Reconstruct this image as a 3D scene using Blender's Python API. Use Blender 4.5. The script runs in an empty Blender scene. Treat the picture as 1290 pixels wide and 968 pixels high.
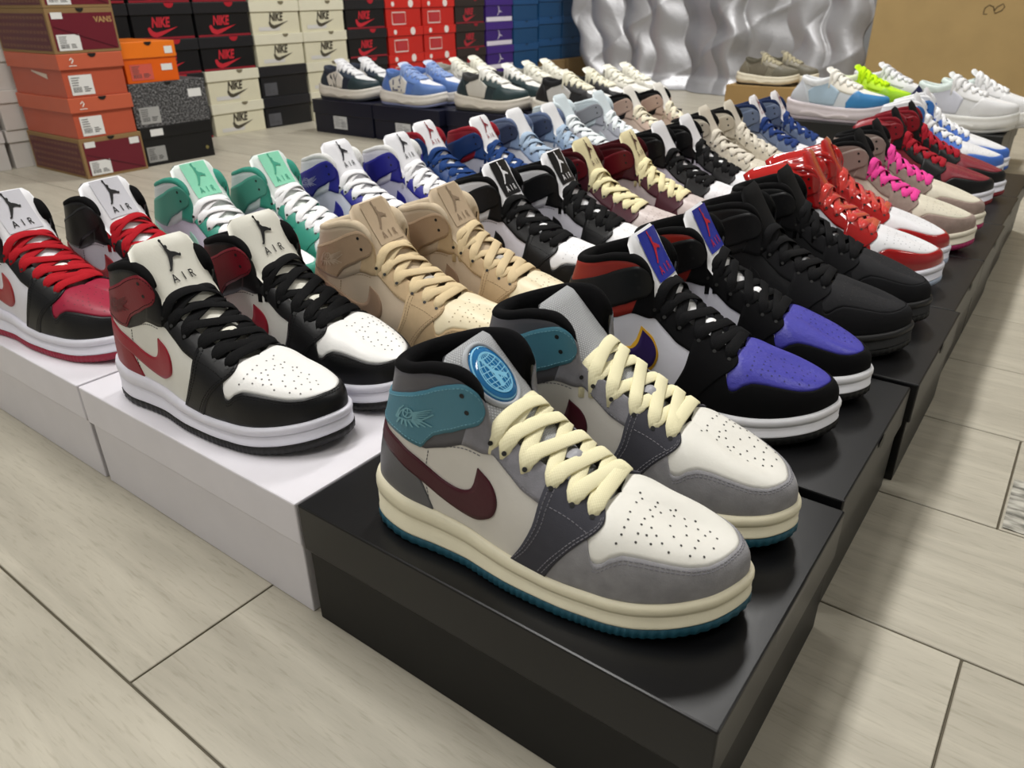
import bpy, bmesh, math, random
import numpy as np
from mathutils import Vector, Matrix
from mathutils.bvhtree import BVHTree

random.seed(7)
sc = bpy.context.scene
COL = sc.collection

# ------------------------------------------------------------------ camera
cam_d = bpy.data.cameras.new('camera'); cam = bpy.data.objects.new('camera', cam_d); COL.objects.link(cam)
RIGHT = (0.8024661, 0.59660711, -0.0103978)
DOWN = (0.26711301, -0.37475321, -0.88781229)
FWD = (-0.53357174, 0.70966188, -0.46008827)
m = Matrix(((RIGHT[0], -DOWN[0], -FWD[0], 0.0), (RIGHT[1], -DOWN[1], -FWD[1], 0.0),
            (RIGHT[2], -DOWN[2], -FWD[2], 0.467), (0, 0, 0, 1)))
cam.matrix_world = m
cam_d.sensor_fit = 'HORIZONTAL'; cam_d.sensor_width = 36.0
cam_d.lens = 946.84 / 1290 * 36.0
cam_d.clip_start = 0.02; cam_d.clip_end = 60
cam_d.dof.use_dof = True; cam_d.dof.focus_distance = 0.62; cam_d.dof.aperture_fstop = 14.0
sc.camera = cam
# ------------------------------------------------------------------ world, lights, exposure
w = bpy.data.worlds.new('world'); sc.world = w; w.use_nodes = True
bg = w.node_tree.nodes['Background']; bg.inputs[0].default_value = (1, 0.98, 0.94, 1); bg.inputs[1].default_value = 0.06
sc.view_settings.view_transform = 'Standard'; sc.view_settings.look = 'None'
sc.view_settings.gamma = 1.0; sc.view_settings.use_curve_mapping = False
sc.view_settings.exposure = 0.22
CEIL = 2.7
LAMPS = [(-1.05, 0.45, 33), (-1.15, 2.9, 46), (1.25, 1.6, 12), (-0.6, -1.5, 17)]
LAMP_L, LAMP_W = 1.2, 0.3

# ------------------------------------------------------------------ helpers
def srgb(h):
    if isinstance(h, (tuple, list)): return (h[0], h[1], h[2], 1)
    h = h.lstrip('#'); v = [int(h[i:i+2], 16) / 255 for i in (0, 2, 4)]
    return tuple((c / 12.92 if c <= 0.04045 else ((c + 0.055) / 1.055) ** 2.4) for c in v) + (1,)

MATS = {}
def mat(col, kind='leather'):
    key = (str(col), kind)
    if key in MATS: return MATS[key]
    M = bpy.data.materials.new(kind + '_' + str(col).strip('#')); M.use_nodes = True
    nt = M.node_tree; N = nt.nodes; L = nt.links; b = N['Principled BSDF']
    c = srgb(col)
    tc = N.new('ShaderNodeTexCoord')
    P = dict(leather=(0.42, 420, 0.12, 0.06), suede=(0.95, 900, 0.25, 0.30), nubuck=(0.9, 900, 0.15, 0.12), patent=(0.07, 60, 0.03, 0.0),
             mesh=(0.9, 0, 0, 0), lace=(0.9, 0, 0, 0), rubber=(0.5, 700, 0.10, 0.05), card=(0.38, 160, 0.03, 0.06),
             dark_card=(0.45, 160, 0.03, 0.06), gloss_card=(0.30, 150, 0.03, 0.06), plain=(0.55, 0, 0, 0), lining=(0.95, 800, 0.2, 0.2), kraft=(0.85, 90, 0.05, 0.12),
             speckle=(0.5, 0, 0, 0), tumbled=(0.4, 300, 0.45, 0.08))[kind]
    b.inputs['Roughness'].default_value = P[0]
    b.inputs['Base Color'].default_value = c
    if kind == 'dark_card': b.inputs['Specular IOR Level'].default_value = 0.22
    if kind in ('leather', 'nubuck', 'tumbled', 'gloss_card', 'card', 'suede'): b.inputs['Specular IOR Level'].default_value = 0.34
    if kind in ('lining', 'lace', 'mesh', 'nubuck', 'suede'): b.inputs['Specular IOR Level'].default_value = 0.15
    if kind == 'patent': b.inputs['Coat Weight'].default_value = 0.6
    if kind in ('suede', 'lining'):
        b.inputs['Sheen Weight'].default_value = 0.08 if max(c[:3]) > .05 else 0.0
    if P[1]:
        no = N.new('ShaderNodeTexNoise'); no.inputs['Scale'].default_value = P[1]; no.inputs['Detail'].default_value = 3
        L.new(tc.outputs['Object'], no.inputs['Vector'])
        bu = N.new('ShaderNodeBump'); bu.inputs['Strength'].default_value = P[2]; bu.inputs['Distance'].default_value = 0.001
        L.new(no.outputs['Fac'], bu.inputs['Height']); L.new(bu.outputs['Normal'], b.inputs['Normal'])
        if P[3]:
            n2 = N.new('ShaderNodeTexNoise'); n2.inputs['Scale'].default_value = P[1] * 0.12; n2.inputs['Detail'].default_value = 4
            L.new(tc.outputs['Object'], n2.inputs['Vector'])
            mx = N.new('ShaderNodeMix'); mx.data_type = 'RGBA'
            L.new(n2.outputs['Fac'], mx.inputs['Factor'])
            mx.inputs['A'].default_value = tuple(x * (1 - P[3]) for x in c[:3]) + (1,)
            mx.inputs['B'].default_value = tuple(min(1, x * (1 + P[3])) for x in c[:3]) + (1,)
            L.new(mx.outputs['Result'], b.inputs['Base Color'])
    if kind in ('mesh', 'lace'):
        sep = 1400 if kind == 'lace' else 620
        hs = []
        for ax in ((1, 1, 0), (1, -1, 0)):
            mp = N.new('ShaderNodeMapping'); L.new(tc.outputs['UV' if kind == 'mesh' else 'Object'], mp.inputs['Vector'])
            mp.inputs['Rotation'].default_value = (0, 0, math.radians(45 if ax[1] > 0 else -45))
            wv = N.new('ShaderNodeTexWave'); wv.inputs['Scale'].default_value = sep / 6.283 if kind == 'lace' else 30
            L.new(mp.outputs['Vector'], wv.inputs['Vector']); hs.append(wv)
        ma = N.new('ShaderNodeMath'); ma.operation = 'MULTIPLY' if kind == 'mesh' else 'ADD'
        L.new(hs[0].outputs['Fac'], ma.inputs[0]); L.new(hs[1].outputs['Fac'], ma.inputs[1])
        bu = N.new('ShaderNodeBump'); bu.inputs['Strength'].default_value = 0.35 if kind == 'mesh' else 0.12
        bu.inputs['Distance'].default_value = 0.001
        L.new(ma.outputs[0], bu.inputs['Height']); L.new(bu.outputs['Normal'], b.inputs['Normal'])
        if kind == 'mesh':
            mx = N.new('ShaderNodeMix'); mx.data_type = 'RGBA'; L.new(ma.outputs[0], mx.inputs['Factor'])
            mx.inputs['A'].default_value = tuple(x * 0.62 for x in c[:3]) + (1,); mx.inputs['B'].default_value = tuple(min(1, x * 1.15) for x in c[:3]) + (1,)
            L.new(mx.outputs['Result'], b.inputs['Base Color'])
    if kind == 'speckle':
        no = N.new('ShaderNodeTexNoise'); no.inputs['Scale'].default_value = 190; no.inputs['Detail'].default_value = 5; no.inputs['Roughness'].default_value = 0.7
        L.new(tc.outputs['Object'], no.inputs['Vector'])
        cr = N.new('ShaderNodeValToRGB'); cr.color_ramp.elements[0].position = 0.47; cr.color_ramp.elements[1].position = 0.66
        cr.color_ramp.elements[0].color = c; cr.color_ramp.elements[1].color = (0.33, 0.33, 0.34, 1)
        L.new(no.outputs['Fac'], cr.inputs[0]); L.new(cr.outputs[0], b.inputs['Base Color'])
    MATS[key] = M
    return M

def add_obj(name, me, material=None, parent=None):
    o = bpy.data.objects.new(name, me); COL.objects.link(o)
    if parent is not None: o.parent = parent
    if material is not None:
        if len(me.materials) == 0: me.materials.append(None)
        o.material_slots[0].link = 'OBJECT'; o.material_slots[0].material = material
    return o

def mk_mesh(name, verts, faces, smooth=True):
    me = bpy.data.meshes.new(name); me.from_pydata([tuple(map(float, v)) for v in verts], [], [tuple(int(i) for i in f) for f in faces]); me.update()
    if smooth: me.polygons.foreach_set('use_smooth', [True] * len(me.polygons))
    return me

def empty(name, loc=(0, 0, 0), rz=0):
    o = bpy.data.objects.new(name, None); COL.objects.link(o); o.location = loc; o.rotation_euler = (0, 0, rz)
    o.empty_display_size = 0.02
    return o

def tag(o, label=None, cat=None, group=None, kind=None):
    if label: o['label'] = label
    if cat: o['category'] = cat
    if group: o['group'] = group
    if kind: o['kind'] = kind
    return o

def box_mesh(name, x0, x1, y0, y1, z0, z1, bev=0.0015, seg=2, cx=0.0):
    bm = bmesh.new()
    bmesh.ops.create_cube(bm, size=1.0)
    for v in bm.verts:
        v.co = Vector(((x0 + x1) / 2 + v.co.x * (x1 - x0), (y0 + y1) / 2 + v.co.y * (y1 - y0), (z0 + z1) / 2 + v.co.z * (z1 - z0)))
    if bev: bmesh.ops.bevel(bm, geom=list(bm.edges), offset=bev, segments=seg, affect='EDGES', profile=0.5)
    me = bpy.data.meshes.new(name); bm.to_mesh(me); bm.free()
    return me

# ---- strokes: flat 2D marks (list of (points, width0, width1)) -> quads
def stroke_geo(strokes):
    V, F = [], []
    for s in strokes:
        if s[0] == 'disc':
            _, cx, cy, r = s; n = 12; b0 = len(V)
            V.append((cx, cy))
            for i in range(n): V.append((cx + r * math.cos(2 * math.pi * i / n), cy + r * math.sin(2 * math.pi * i / n)))
            for i in range(n): F.append((b0, b0 + 1 + i, b0 + 1 + (i + 1) % n))
            continue
        pts, w0, w1 = s; n = len(pts); b0 = len(V)
        for i, p in enumerate(pts):
            a = pts[max(0, i - 1)]; c = pts[min(n - 1, i + 1)]
            d = np.array([c[0] - a[0], c[1] - a[1]], float); d /= (np.linalg.norm(d) + 1e-9)
            nn = np.array([-d[1], d[0]]); ww = (w0 + (w1 - w0) * i / (n - 1)) / 2
            V.append((p[0] + nn[0] * ww, p[1] + nn[1] * ww)); V.append((p[0] - nn[0] * ww, p[1] - nn[1] * ww))
        for i in range(n - 1): F.append((b0 + 2 * i, b0 + 2 * i + 1, b0 + 2 * i + 3, b0 + 2 * i + 2))
    return V, F

JUMP = [('disc', .38, .98, .075), ([(.39, .94), (.43, .78), (.46, .62)], .06, .10), ('disc', .53, .73, .065),
        ([(.45, .68), (.48, .56), (.49, .42)], .13, .15), ([(.52, .62), (.63, .53), (.62, .42)], .06, .045),
        ([(.46, .44), (.68, .47), (.86, .44), (1.04, .37)], .16, .06), ([(1.02, .35), (1.09, .43)], .06, .05),
        ([(.52, .47), (.40, .30), (.30, .18), (.16, .02)], .17, .065), ([(.19, .04), (.06, -.01)], .065, .05)]
JUMP_B = [t if t[0] == 'disc' else (t[0], t[1] * 1.3, t[2] * 1.3) for t in JUMP]
LET = {'A': [([(0, 0), (.5, 1)], .2, .2), ([(.5, 1), (1, 0)], .2, .2), ([(.22, .33), (.78, .33)], .16, .16)],
       'I': [([(.5, 0), (.5, 1)], .22, .22)],
       'R': [([(.1, 0), (.1, 1)], .2, .2), ([(.1, .92), (.6, .92), (.78, .76), (.6, .52), (.1, .52)], .17, .17), ([(.45, .5), (.9, 0)], .2, .2)],
       'N': [([(.1, -.1), (.1, 1.1)], .2, .2), ([(.1, 1.05), (.9, -.05)], .26, .26), ([(.9, -.1), (.9, 1.1)], .2, .2)],
       'Y': [([(.0, 1.0), (.5, .45)], .2, .2), ([(1, 1), (.5, .45)], .2, .2), ([(.5, .5), (.5, -.1)], .2, .2)],
       'L': [([(.1, 1), (.1, 0)], .18, .18), ([(.02, .05), (.8, .05)], .18, .18)]}
def letters(txt, x, y, wdt, hgt, gap):
    out = []
    for ch in txt:
        for s in LET[ch]:
            out.append(([(x + p[0] * wdt, y + p[1] * hgt) for p in s[0]], s[1] * wdt, s[2] * wdt))
        x += wdt + gap
    return out
def xf(strokes, ox, oy, s):
    out = []
    for t in strokes:
        if t[0] == 'disc': out.append(('disc', ox + t[1] * s, oy + t[2] * s, t[3] * s))
        else: out.append(([(ox + p[0] * s, oy + p[1] * s) for p in t[0]], t[1] * s, t[2] * s))
    return out

def text_geo(txt, size, shear=0.0, bold=0.0, xs=1.0):
    cu = bpy.data.curves.new('txt', 'FONT'); cu.body = txt; cu.size = size; cu.shear = shear; cu.offset = bold
    cu.align_x = 'CENTER'; cu.resolution_u = 2
    o = bpy.data.objects.new('txt', cu); COL.objects.link(o)
    dg = bpy.context.evaluated_depsgraph_get(); me = o.evaluated_get(dg).to_mesh()
    V = [(v.co.x * xs, v.co.y) for v in me.vertices]; F = [tuple(p.vertices) for p in me.polygons]
    o.evaluated_get(dg).to_mesh_clear(); bpy.data.objects.remove(o); bpy.data.curves.remove(cu)
    return V, F

SWOOSH2D_LO = [(0, .62), (.02, .40), (.06, .18), (.13, .06), (.24, .02), (.40, .12), (.7, .42), (1.0, .72)]
SWOOSH2D_UP = [(0, .62), (.06, .72), (.10, .66), (.12, .55), (.16, .44), (.26, .34), (.6, .50), (1.0, .72)]
def swoosh_geo(w, h):
    n = len(SWOOSH2D_LO); V = [(x * w, y * h) for x, y in SWOOSH2D_LO] + [(x * w, y * h) for x, y in SWOOSH2D_UP]
    return V, [(i, i + 1, n + i + 1, n + i) for i in range(n - 1)]

# ------------------------------------------------------------------ sneaker shape
def catmull(K, u, closed=True):
    """K (n,c) control rows, u array in key units"""
    n = len(K); i = np.floor(u).astype(int); t = (u - i)[:, None]
    if closed: g = lambda j: K[(i + j) % n]
    else: g = lambda j: K[np.clip(i + j, 0, n - 1)]
    p0, p1, p2, p3 = g(-1), g(0), g(1), g(2)
    return 0.5 * (2 * p1 + (p2 - p0) * t + (2 * p0 - 5 * p1 + 4 * p2 - p3) * t ** 2 + (-p0 + 3 * p1 - 3 * p2 + p3) * t ** 3)

def cpath(pts, n):
    P = np.array(pts, float); u = np.linspace(0, len(P) - 1, n); u[-1] -= 1e-6
    return catmull(P, u, closed=False)

# columns: Bx, By_lat, By_med, Tx, Ty_lat, Tz, a, o, b, c, o2
HIGH = [
 (.006, 0, 0, .030, 0, .134, .35, -.003, 0, .35, .008),
 (.013, -.021, .020, .0345, -.0185, .1345, .35, -.001, 0, .35, .006),
 (.040, -.0325, .031, .054, -.031, .140, .36, .003, 0, .35, .001),
 (.070, -.034, .032, .076, -.0345, .1465, .38, .003, 0, .33, -.001),
 (.095, -.036, .033, .097, -.035, .1465, .40, .003, 0, .32, .0),
 (.115, -.0405, .034, .1105, -.032, .133, .42, .003, .05, .30, .0),
 (.132, -.0440, .036, .1125, -.027, .113, .48, .003, .38, .16, .0),
 (.150, -.0460, .038, .132, -.024, .1005, .52, .003, .45, .12, .0),
 (.172, -.0475, .040, .158, -.0215, .0855, .58, .003, .50, .10, .0),
 (.189, -.047, .041, .181, -.0185, .0745, .68, .003, .55, .06, .0),
 (.205, -.046, .0425, .1875, -.0125, .0728, .78, .003, .60, .03, .0),
 (.222, -.042, .0415, .1905, .0, .0715, .82, .002, .62, .05, .0),
 (.242, -.032, .038, .203, .004, .0682, .80, .002, .62, .17, .0),
 (.260, -.0155, .029, .216, .008, .0630, .76, .002, .62, .30, .0),
 (.2705, .010, .010, .227, .010, .0580, .74, .002, .62, .38, .0)]

class Shape:
    def __init__(s, rows, zb, spring, sole_scale=1.0):
        n = len(rows) - 1; s.n = n; s.N = 2 * n; K = []
        for k in range(s.N):
            j = k if k <= n else s.N - k
            r = rows[j]
            if k <= n: By, Ty = r[1] * .95, r[4]
            else: By, Ty = r[2] * .95, (r[4] if j >= 11 else -r[4])
            K.append((r[0], By, r[3], Ty, r[5]) + r[6:])
        s.K = np.array(K); s.zb = zb; s.spring = spring
    def raw(s, u, v):
        u = np.asarray(u, float); v = np.asarray(v, float)[:, None]
        k = catmull(s.K, np.mod(u, s.N))
        B = np.stack([k[:, 0], k[:, 1], s.zb(k[:, 0])], 1); T = k[:, 2:5]
        a, o, b, c, o2 = [k[:, 5 + i][:, None] for i in range(5)]
        rise = (T[:, 2] - B[:, 2])[:, None]; up = np.array([[0, 0, 1.0]])
        cxs = np.clip(B[:, 0], .035, .215); out = np.stack([B[:, 0] - cxs, B[:, 1] - 0.0, 0 * cxs], 1)
        out /= (np.linalg.norm(out, axis=1)[:, None] + 1e-9)
        hd = (B - T); hd[:, 2] = 0
        P1 = B + up * a * rise + out * o
        P2 = T + hd * b - up * c * rise + out * o2
        w_ = 1 - v
        S = w_ ** 3 * B + 3 * w_ ** 2 * v * P1 + 3 * w_ * v ** 2 * P2 + v ** 3 * T
        return S, out
    def S(s, u, v, off=0.0):
        u = np.asarray(u, float); v = np.asarray(v, float); off = np.broadcast_to(np.asarray(off, float), u.shape)
        vc = np.clip(v, 0.01, 0.985); e = 0.02
        P, _ = s.raw(u, v)
        du = s.raw(u + e, vc)[0] - s.raw(u - e, vc)[0]; dv = s.raw(u, vc + .01)[0] - s.raw(u, vc - .01)[0]
        nrm = np.cross(du, dv); nrm /= (np.linalg.norm(nrm, axis=1)[:, None] + 1e-12)
        P = P + nrm * off[:, None]
        P[:, 2] += s.spring(P[:, 0])
        return P, nrm
    def rim(s, u):
        k = catmull(s.K, np.mod(np.asarray(u, float), s.N)); return k[:, 2:5]

def grid_faces(nu, nv, closed_u=False):
    F = []
    for i in range(nu if closed_u else nu - 1):
        for j in range(nv - 1):
            a = i * nv + j; b = ((i + 1) % nu) * nv + j
            F.append((a, b, b + 1, a + 1))
    return F

class MeshSet:
    """builds part meshes once; mirrored copy for the left shoe"""
    def __init__(s): s.parts = []      # (name, role, mesh)
    def add(s, name, role, V, F, mirror, smooth=True, uv=None):
        V = np.array(V, float)
        if mirror:
            V = V * np.array([1, -1, 1]); F = [tuple(reversed(f)) for f in F]
        me = mk_mesh(name, V, F, smooth)
        if uv is not None:
            ul = me.uv_layers.new(name='UVMap')
            for li, l in enumerate(me.loops): ul.data[li].uv = uv[l.vertex_index]
        me.materials.append(None)
        s.parts.append((name, role, me))

def patch(sh, E0, E1, nP, nQ, th, ends=(True, True), q_edges=(True, True), sink=-.0006, base=0.0):
    """ruled patch between two (u,v) edge curves, raised by th with rounded rim"""
    A = cpath(E0, nP); B = cpath(E1, nP)
    p = list(range(nP)); rows = []
    pi = ([(0, sink, 0), (0, th * .6, 0)] if ends[0] else []) + [(i, th, 1) for i in range(nP)] + ([(nP - 1, th * .6, 0), (nP - 1, sink, 0)] if ends[1] else [])
    qs = np.linspace(0, 1, nQ)
    qi = ([(0, sink), (0, th * .6)] if q_edges[0] else []) + [(q, th) for q in qs] + ([(1, th * .6), (1, sink)] if q_edges[1] else [])
    U, Vv, O = [], [], []
    for (i, o1, _) in pi:
        for (q, o2) in qi:
            pt = A[i] * (1 - q) + B[i] * q
            U.append(pt[0]); Vv.append(pt[1]); O.append(min(o1, o2) + base)
    # pull the full-height rim a little inside so that the edge is bevelled
    P, _ = sh.S(U, Vv, O)
    return P, grid_faces(len(pi), len(qi))

def sweep(path, widths, thick, up_hint, nsec=8):
    """flat rounded ribbon along path (n,3)"""
    path = np.array(path); n = len(path); V, F = [], []
    for i in range(n):
        d = path[min(n - 1, i + 1)] - path[max(0, i - 1)]; d /= np.linalg.norm(d) + 1e-12
        up = up_hint[i] if np.ndim(up_hint) == 2 else np.array(up_hint)
        side = np.cross(d, up); side /= np.linalg.norm(side) + 1e-12; nn = np.cross(side, d)
        wv = widths[i] / 2; tv = thick / 2
        for (a, b) in ((-1, 0), (-.86, .8), (0, 1), (.86, .8), (1, 0), (.86, -.8), (0, -1), (-.86, -.8)):
            V.append(path[i] + side * a * wv + nn * b * tv)
    for i in range(n - 1):
        for k in range(8):
            F.append((i * 8 + k, i * 8 + (k + 1) % 8, (i + 1) * 8 + (k + 1) % 8, (i + 1) * 8 + k))
    F.append(tuple(range(7, -1, -1))); F.append(tuple((n - 1) * 8 + k for k in range(8)))
    return V, F

def merge(parts):
    V, F = [], []
    for v, f in parts:
        b = len(V); V.extend([tuple(x) for x in v]); F.extend([tuple(i + b for i in ff) for ff in f])
    return V, F

def stitches(sh, path, off, step=.0031, ln=.0021, wd=.0007):
    pts = cpath(path, 160); P, Nn = sh.S(pts[:, 0], pts[:, 1], off)
    seg = np.linalg.norm(np.diff(P, axis=0), axis=1); cum = np.concatenate([[0], np.cumsum(seg)])
    V, F = [], []
    k = step * .5
    while k + ln < cum[-1]:
        def at(x, A):
            return np.array([np.interp(x, cum, A[:, c]) for c in range(3)])
        a, b = at(k, P), at(k + ln, P); n_ = at(k, Nn); d = b - a; d /= np.linalg.norm(d) + 1e-12
        s_ = np.cross(d, n_) * wd / 2; h = n_ * .0004; b0 = len(V)
        V += [a - s_, a + s_, b + s_, b - s_, a + h + d * .0003, b + h - d * .0003]
        F += [(b0, b0 + 4, b0 + 5, b0 + 3), (b0 + 1, b0 + 2, b0 + 5, b0 + 4), (b0, b0 + 1, b0 + 4), (b0 + 3, b0 + 5, b0 + 2)]
        k += step
    return V, F

# -------------- tongue surface
class Tongue:
    def __init__(s, C, HW, arch, th): s.C, s.HW, s.arch, s.th = np.array(C), HW, arch, th
    def P(s, t, w, off=0.0):
        t = np.asarray(t, float); w = np.asarray(w, float)
        def c(t): return catmull(s.C, np.clip(t, 0, 1) * (len(s.C) - 1) * .99999, closed=False)
        p = c(t); d = c(t + .02) - c(t - .02); d /= np.linalg.norm(d, axis=1)[:, None]
        side = np.array([[0, 1.0, 0]]); nn = np.cross(d, side); nn *= np.sign(nn[:, 2:3] + 1e-9)
        hw = np.interp(t, np.linspace(0, 1, len(s.HW)), s.HW); ar = np.interp(t, (0, 1), s.arch)
        return p + side * (w * hw)[:, None] - nn * (ar * w ** 2)[:, None] + nn * np.broadcast_to(off, t.shape)[:, None], nn
    def slab(s, nt=30, nw=17):
        V, UV = [], []
        for sgn in (1, -1):
            for i in range(nt):
                t = i / (nt - 1)
                for j in range(nw):
                    a = -1 + 2 * j / (nw - 1)
                    sc_ = 1.0
                    if t > .86: sc_ = math.sqrt(max(0.0, 1 - ((t - .86) / .1402) ** 2.6)) * .28 + .72
                    edge = (1 - abs(a) ** 3.0) ** .5 * min(1.0, math.sqrt(max(0, (1 - t) / .05)))
                    o = s.th * (.5 + sgn * .5 * edge)
                    p, _ = s.P([t], [a * sc_], o); V.append(p[0]); UV.append((a * .19, t))
        F = []
        for i in range(nt - 1):
            for j in range(nw - 1):
                a = i * nw + j; F.append((a, a + 1, a + nw + 1, a + nw)); b = a + nt * nw; F.append((b, b + nw, b + nw + 1, b + 1))
        for i in range(nt - 1):
            for j in (0, nw - 1): a = i * nw + j; b = a + nt * nw; F.append((a, a + nw, b + nw, b))
        return V, F, UV

def decal_on(fn, geo, off):
    V, F = geo; V = np.array(V); return fn(V[:, 0], V[:, 1], off), F

# ---------------------------------------------------------------- high-top mesh sets
def spring_fn(x): return .010 * np.clip((x - .19) / .085, 0, 1.2) ** 2 + .002 * np.clip((.04 - x) / .04, 0, 1) ** 2
def zb_high(x): return .0086 + .0160 * (1 + .88 * np.clip(1 - x / .16, 0, 1))

def build_sole(ms, sh, mirror, prof_out, prof_mid, ribs=True, zscale=None, flare=None):
    nU = 420; u = np.linspace(0, sh.N, nU, endpoint=False)
    k = catmull(sh.K, u); B = k[:, :2]
    d = np.roll(B, -1, 0) - np.roll(B, 1, 0); d /= np.linalg.norm(d, axis=1)[:, None]
    nrm = np.stack([d[:, 1], -d[:, 0]], 1)
    cen = np.array([[.14, 0]]); 
    if np.sum(nrm * (B - cen)) < 0: nrm = -nrm
    for _ in range(6): nrm = (np.roll(nrm, 1, 0) + nrm + np.roll(nrm, -1, 0)) / 3
    nrm /= np.linalg.norm(nrm, axis=1)[:, None]
    for name, prof in (('outsole', prof_out), ('midsole', prof_mid)):
        V = []; npf = len(prof)
        for i in range(nU):
            zf = (lambda z: zscale(B[i, 0], z)) if zscale else (lambda z: z)
            for j, (o, z) in enumerate(prof):
                oo = o
                if flare: oo += flare(B[i, 0], z)
                if name == 'outsole' and ribs and 1 <= j <= 3: oo += .0007 * (i // 2 % 2)
                p = B[i] + nrm[i] * oo; V.append((p[0], p[1], zf(z) + float(sh.spring(p[0]))))
        F = grid_faces(nU, npf, True)
        F.append(tuple(i * npf for i in range(nU)))
        if name == 'midsole': F.append(tuple(i * npf + npf - 1 for i in reversed(range(nU))))
        ms.add(name, name, V, F, mirror)

def build_collar(ms, sh, mirror, u_end, prof, name='collar_lining'):
    us = np.linspace(-u_end, u_end, 90); R, out = sh.raw(us, np.ones(90)); V = []
    nxt = sh.rim(us)
    d = np.gradient(nxt, axis=0); d[:, 2] = 0; d /= np.linalg.norm(d, axis=1)[:, None]
    o2 = np.stack([d[:, 1], -d[:, 0], 0 * d[:, 0]], 1)
    if np.sum(o2 * (nxt - np.array([[.06, 0, 0]]))) < 0: o2 = -o2
    for i in range(90):
        e = abs(us[i]) / u_end; tp = 1.0 if e < .8 else math.sqrt(max(0, 1 - ((e - .8) / .2) ** 2)) * .75 + .25
        for (o, z) in prof:
            p = nxt[i] + o2[i] * (o * tp) + np.array([0, 0, z * (tp if z > 0 else 1)])
            p[2] += float(sh.spring(p[0])); V.append(p)
    ms.add(name, 'lining', V, grid_faces(90, len(prof)), mirror)

def insole(ms, sh, mirror, z):
    u = np.linspace(0, sh.N, 60, endpoint=False); B = catmull(sh.K, u)[:, :2]; c = np.array([.13, 0])
    V = [tuple((b - c) * .9 + c) + (z,) for b in B]
    ms.add('insole', 'insole', V, [tuple(range(60))], mirror)

def build_laces(sh, tg, u_eyes, v_eye, wid, th, mirror_jit=0, loops=True):
    N = sh.N; segs = []; n = len(u_eyes)
    E_l = sh.S(u_eyes, v_eye, .0032)[0]; E_m = sh.S([N - u for u in u_eyes], v_eye, .0032)[0]
    ts = np.linspace(0, 1, 200); tp = tg.P(ts, 0 * ts, tg.th)[0]
    def tz(x): i = np.argmin(np.abs(tp[:, 0] - x)); return tp[i, 2]
    nu_, nv_ = 168, 16; us_ = np.linspace(0, N, nu_, endpoint=False)
    Pb, _ = sh.S(np.repeat(us_, nv_), np.tile(np.linspace(0, 1, nv_), nu_)); bv1 = BVHTree.FromPolygons([Vector(p) for p in Pb], grid_faces(nu_, nv_, True))
    Vt, Ft, _ = tg.slab(24, 13); bv2 = BVHTree.FromPolygons([Vector(p) for p in Vt], Ft)
    def env(p):
        z = p[2] - .02
        for bv, o in ((bv1, .0032), (bv2, .0012)):
            h = bv.ray_cast(Vector((p[0], p[1], .3)), Vector((0, 0, -1)))
            if h[0] is not None: z = max(z, h[0].z + o)
        return z
    def seg(a, b, lift, w):
        mid = (a + b) / 2; M = 25; k = np.linspace(0, 1, M)
        path = a[None] * (1 - k)[:, None] + b[None] * k[:, None]
        z = np.array([env(p) for p in path]) + lift * np.clip(np.minimum(k, 1 - k) * 6, 0, 1)
        hull = []                                   # upper hull: the lace is pulled tight
        for i_ in range(M):
            while len(hull) >= 2 and (z[hull[-1]] - z[hull[-2]]) * (k[i_] - k[hull[-2]]) <= (z[i_] - z[hull[-2]]) * (k[hull[-1]] - k[hull[-2]]): hull.pop()
            hull.append(i_)
        zz = np.interp(k, k[hull], z[hull])
        for _ in range(3): zz[1:-1] = .25 * zz[:-2] + .5 * zz[1:-1] + .25 * zz[2:]
        path[:, 2] = zz + .0004
        path[0, 2] -= .0035; path[-1, 2] -= .0035
        ww = np.array([w * (.5 if i in (0, M - 1) else .8 if i in (1, M - 2) else 1) for i in range(M)])
        y = (path[:, 1] - mid[1]) / (abs(a[1] - b[1]) / 2)
        uph = np.stack([.50 + 0 * y, y * .6, 1 + 0 * y], 1)
        segs.append(sweep(path, ww, th, uph))
    for i in range(n - 1):
        seg(E_m[i], E_l[i + 1], .0, wid)
    for i in range(n - 1):
        seg(E_l[i], E_m[i + 1], .0020, wid)
    seg(E_l[n - 1] , E_m[n - 1], .0018, wid)
    return merge(segs), E_l, E_m

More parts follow.
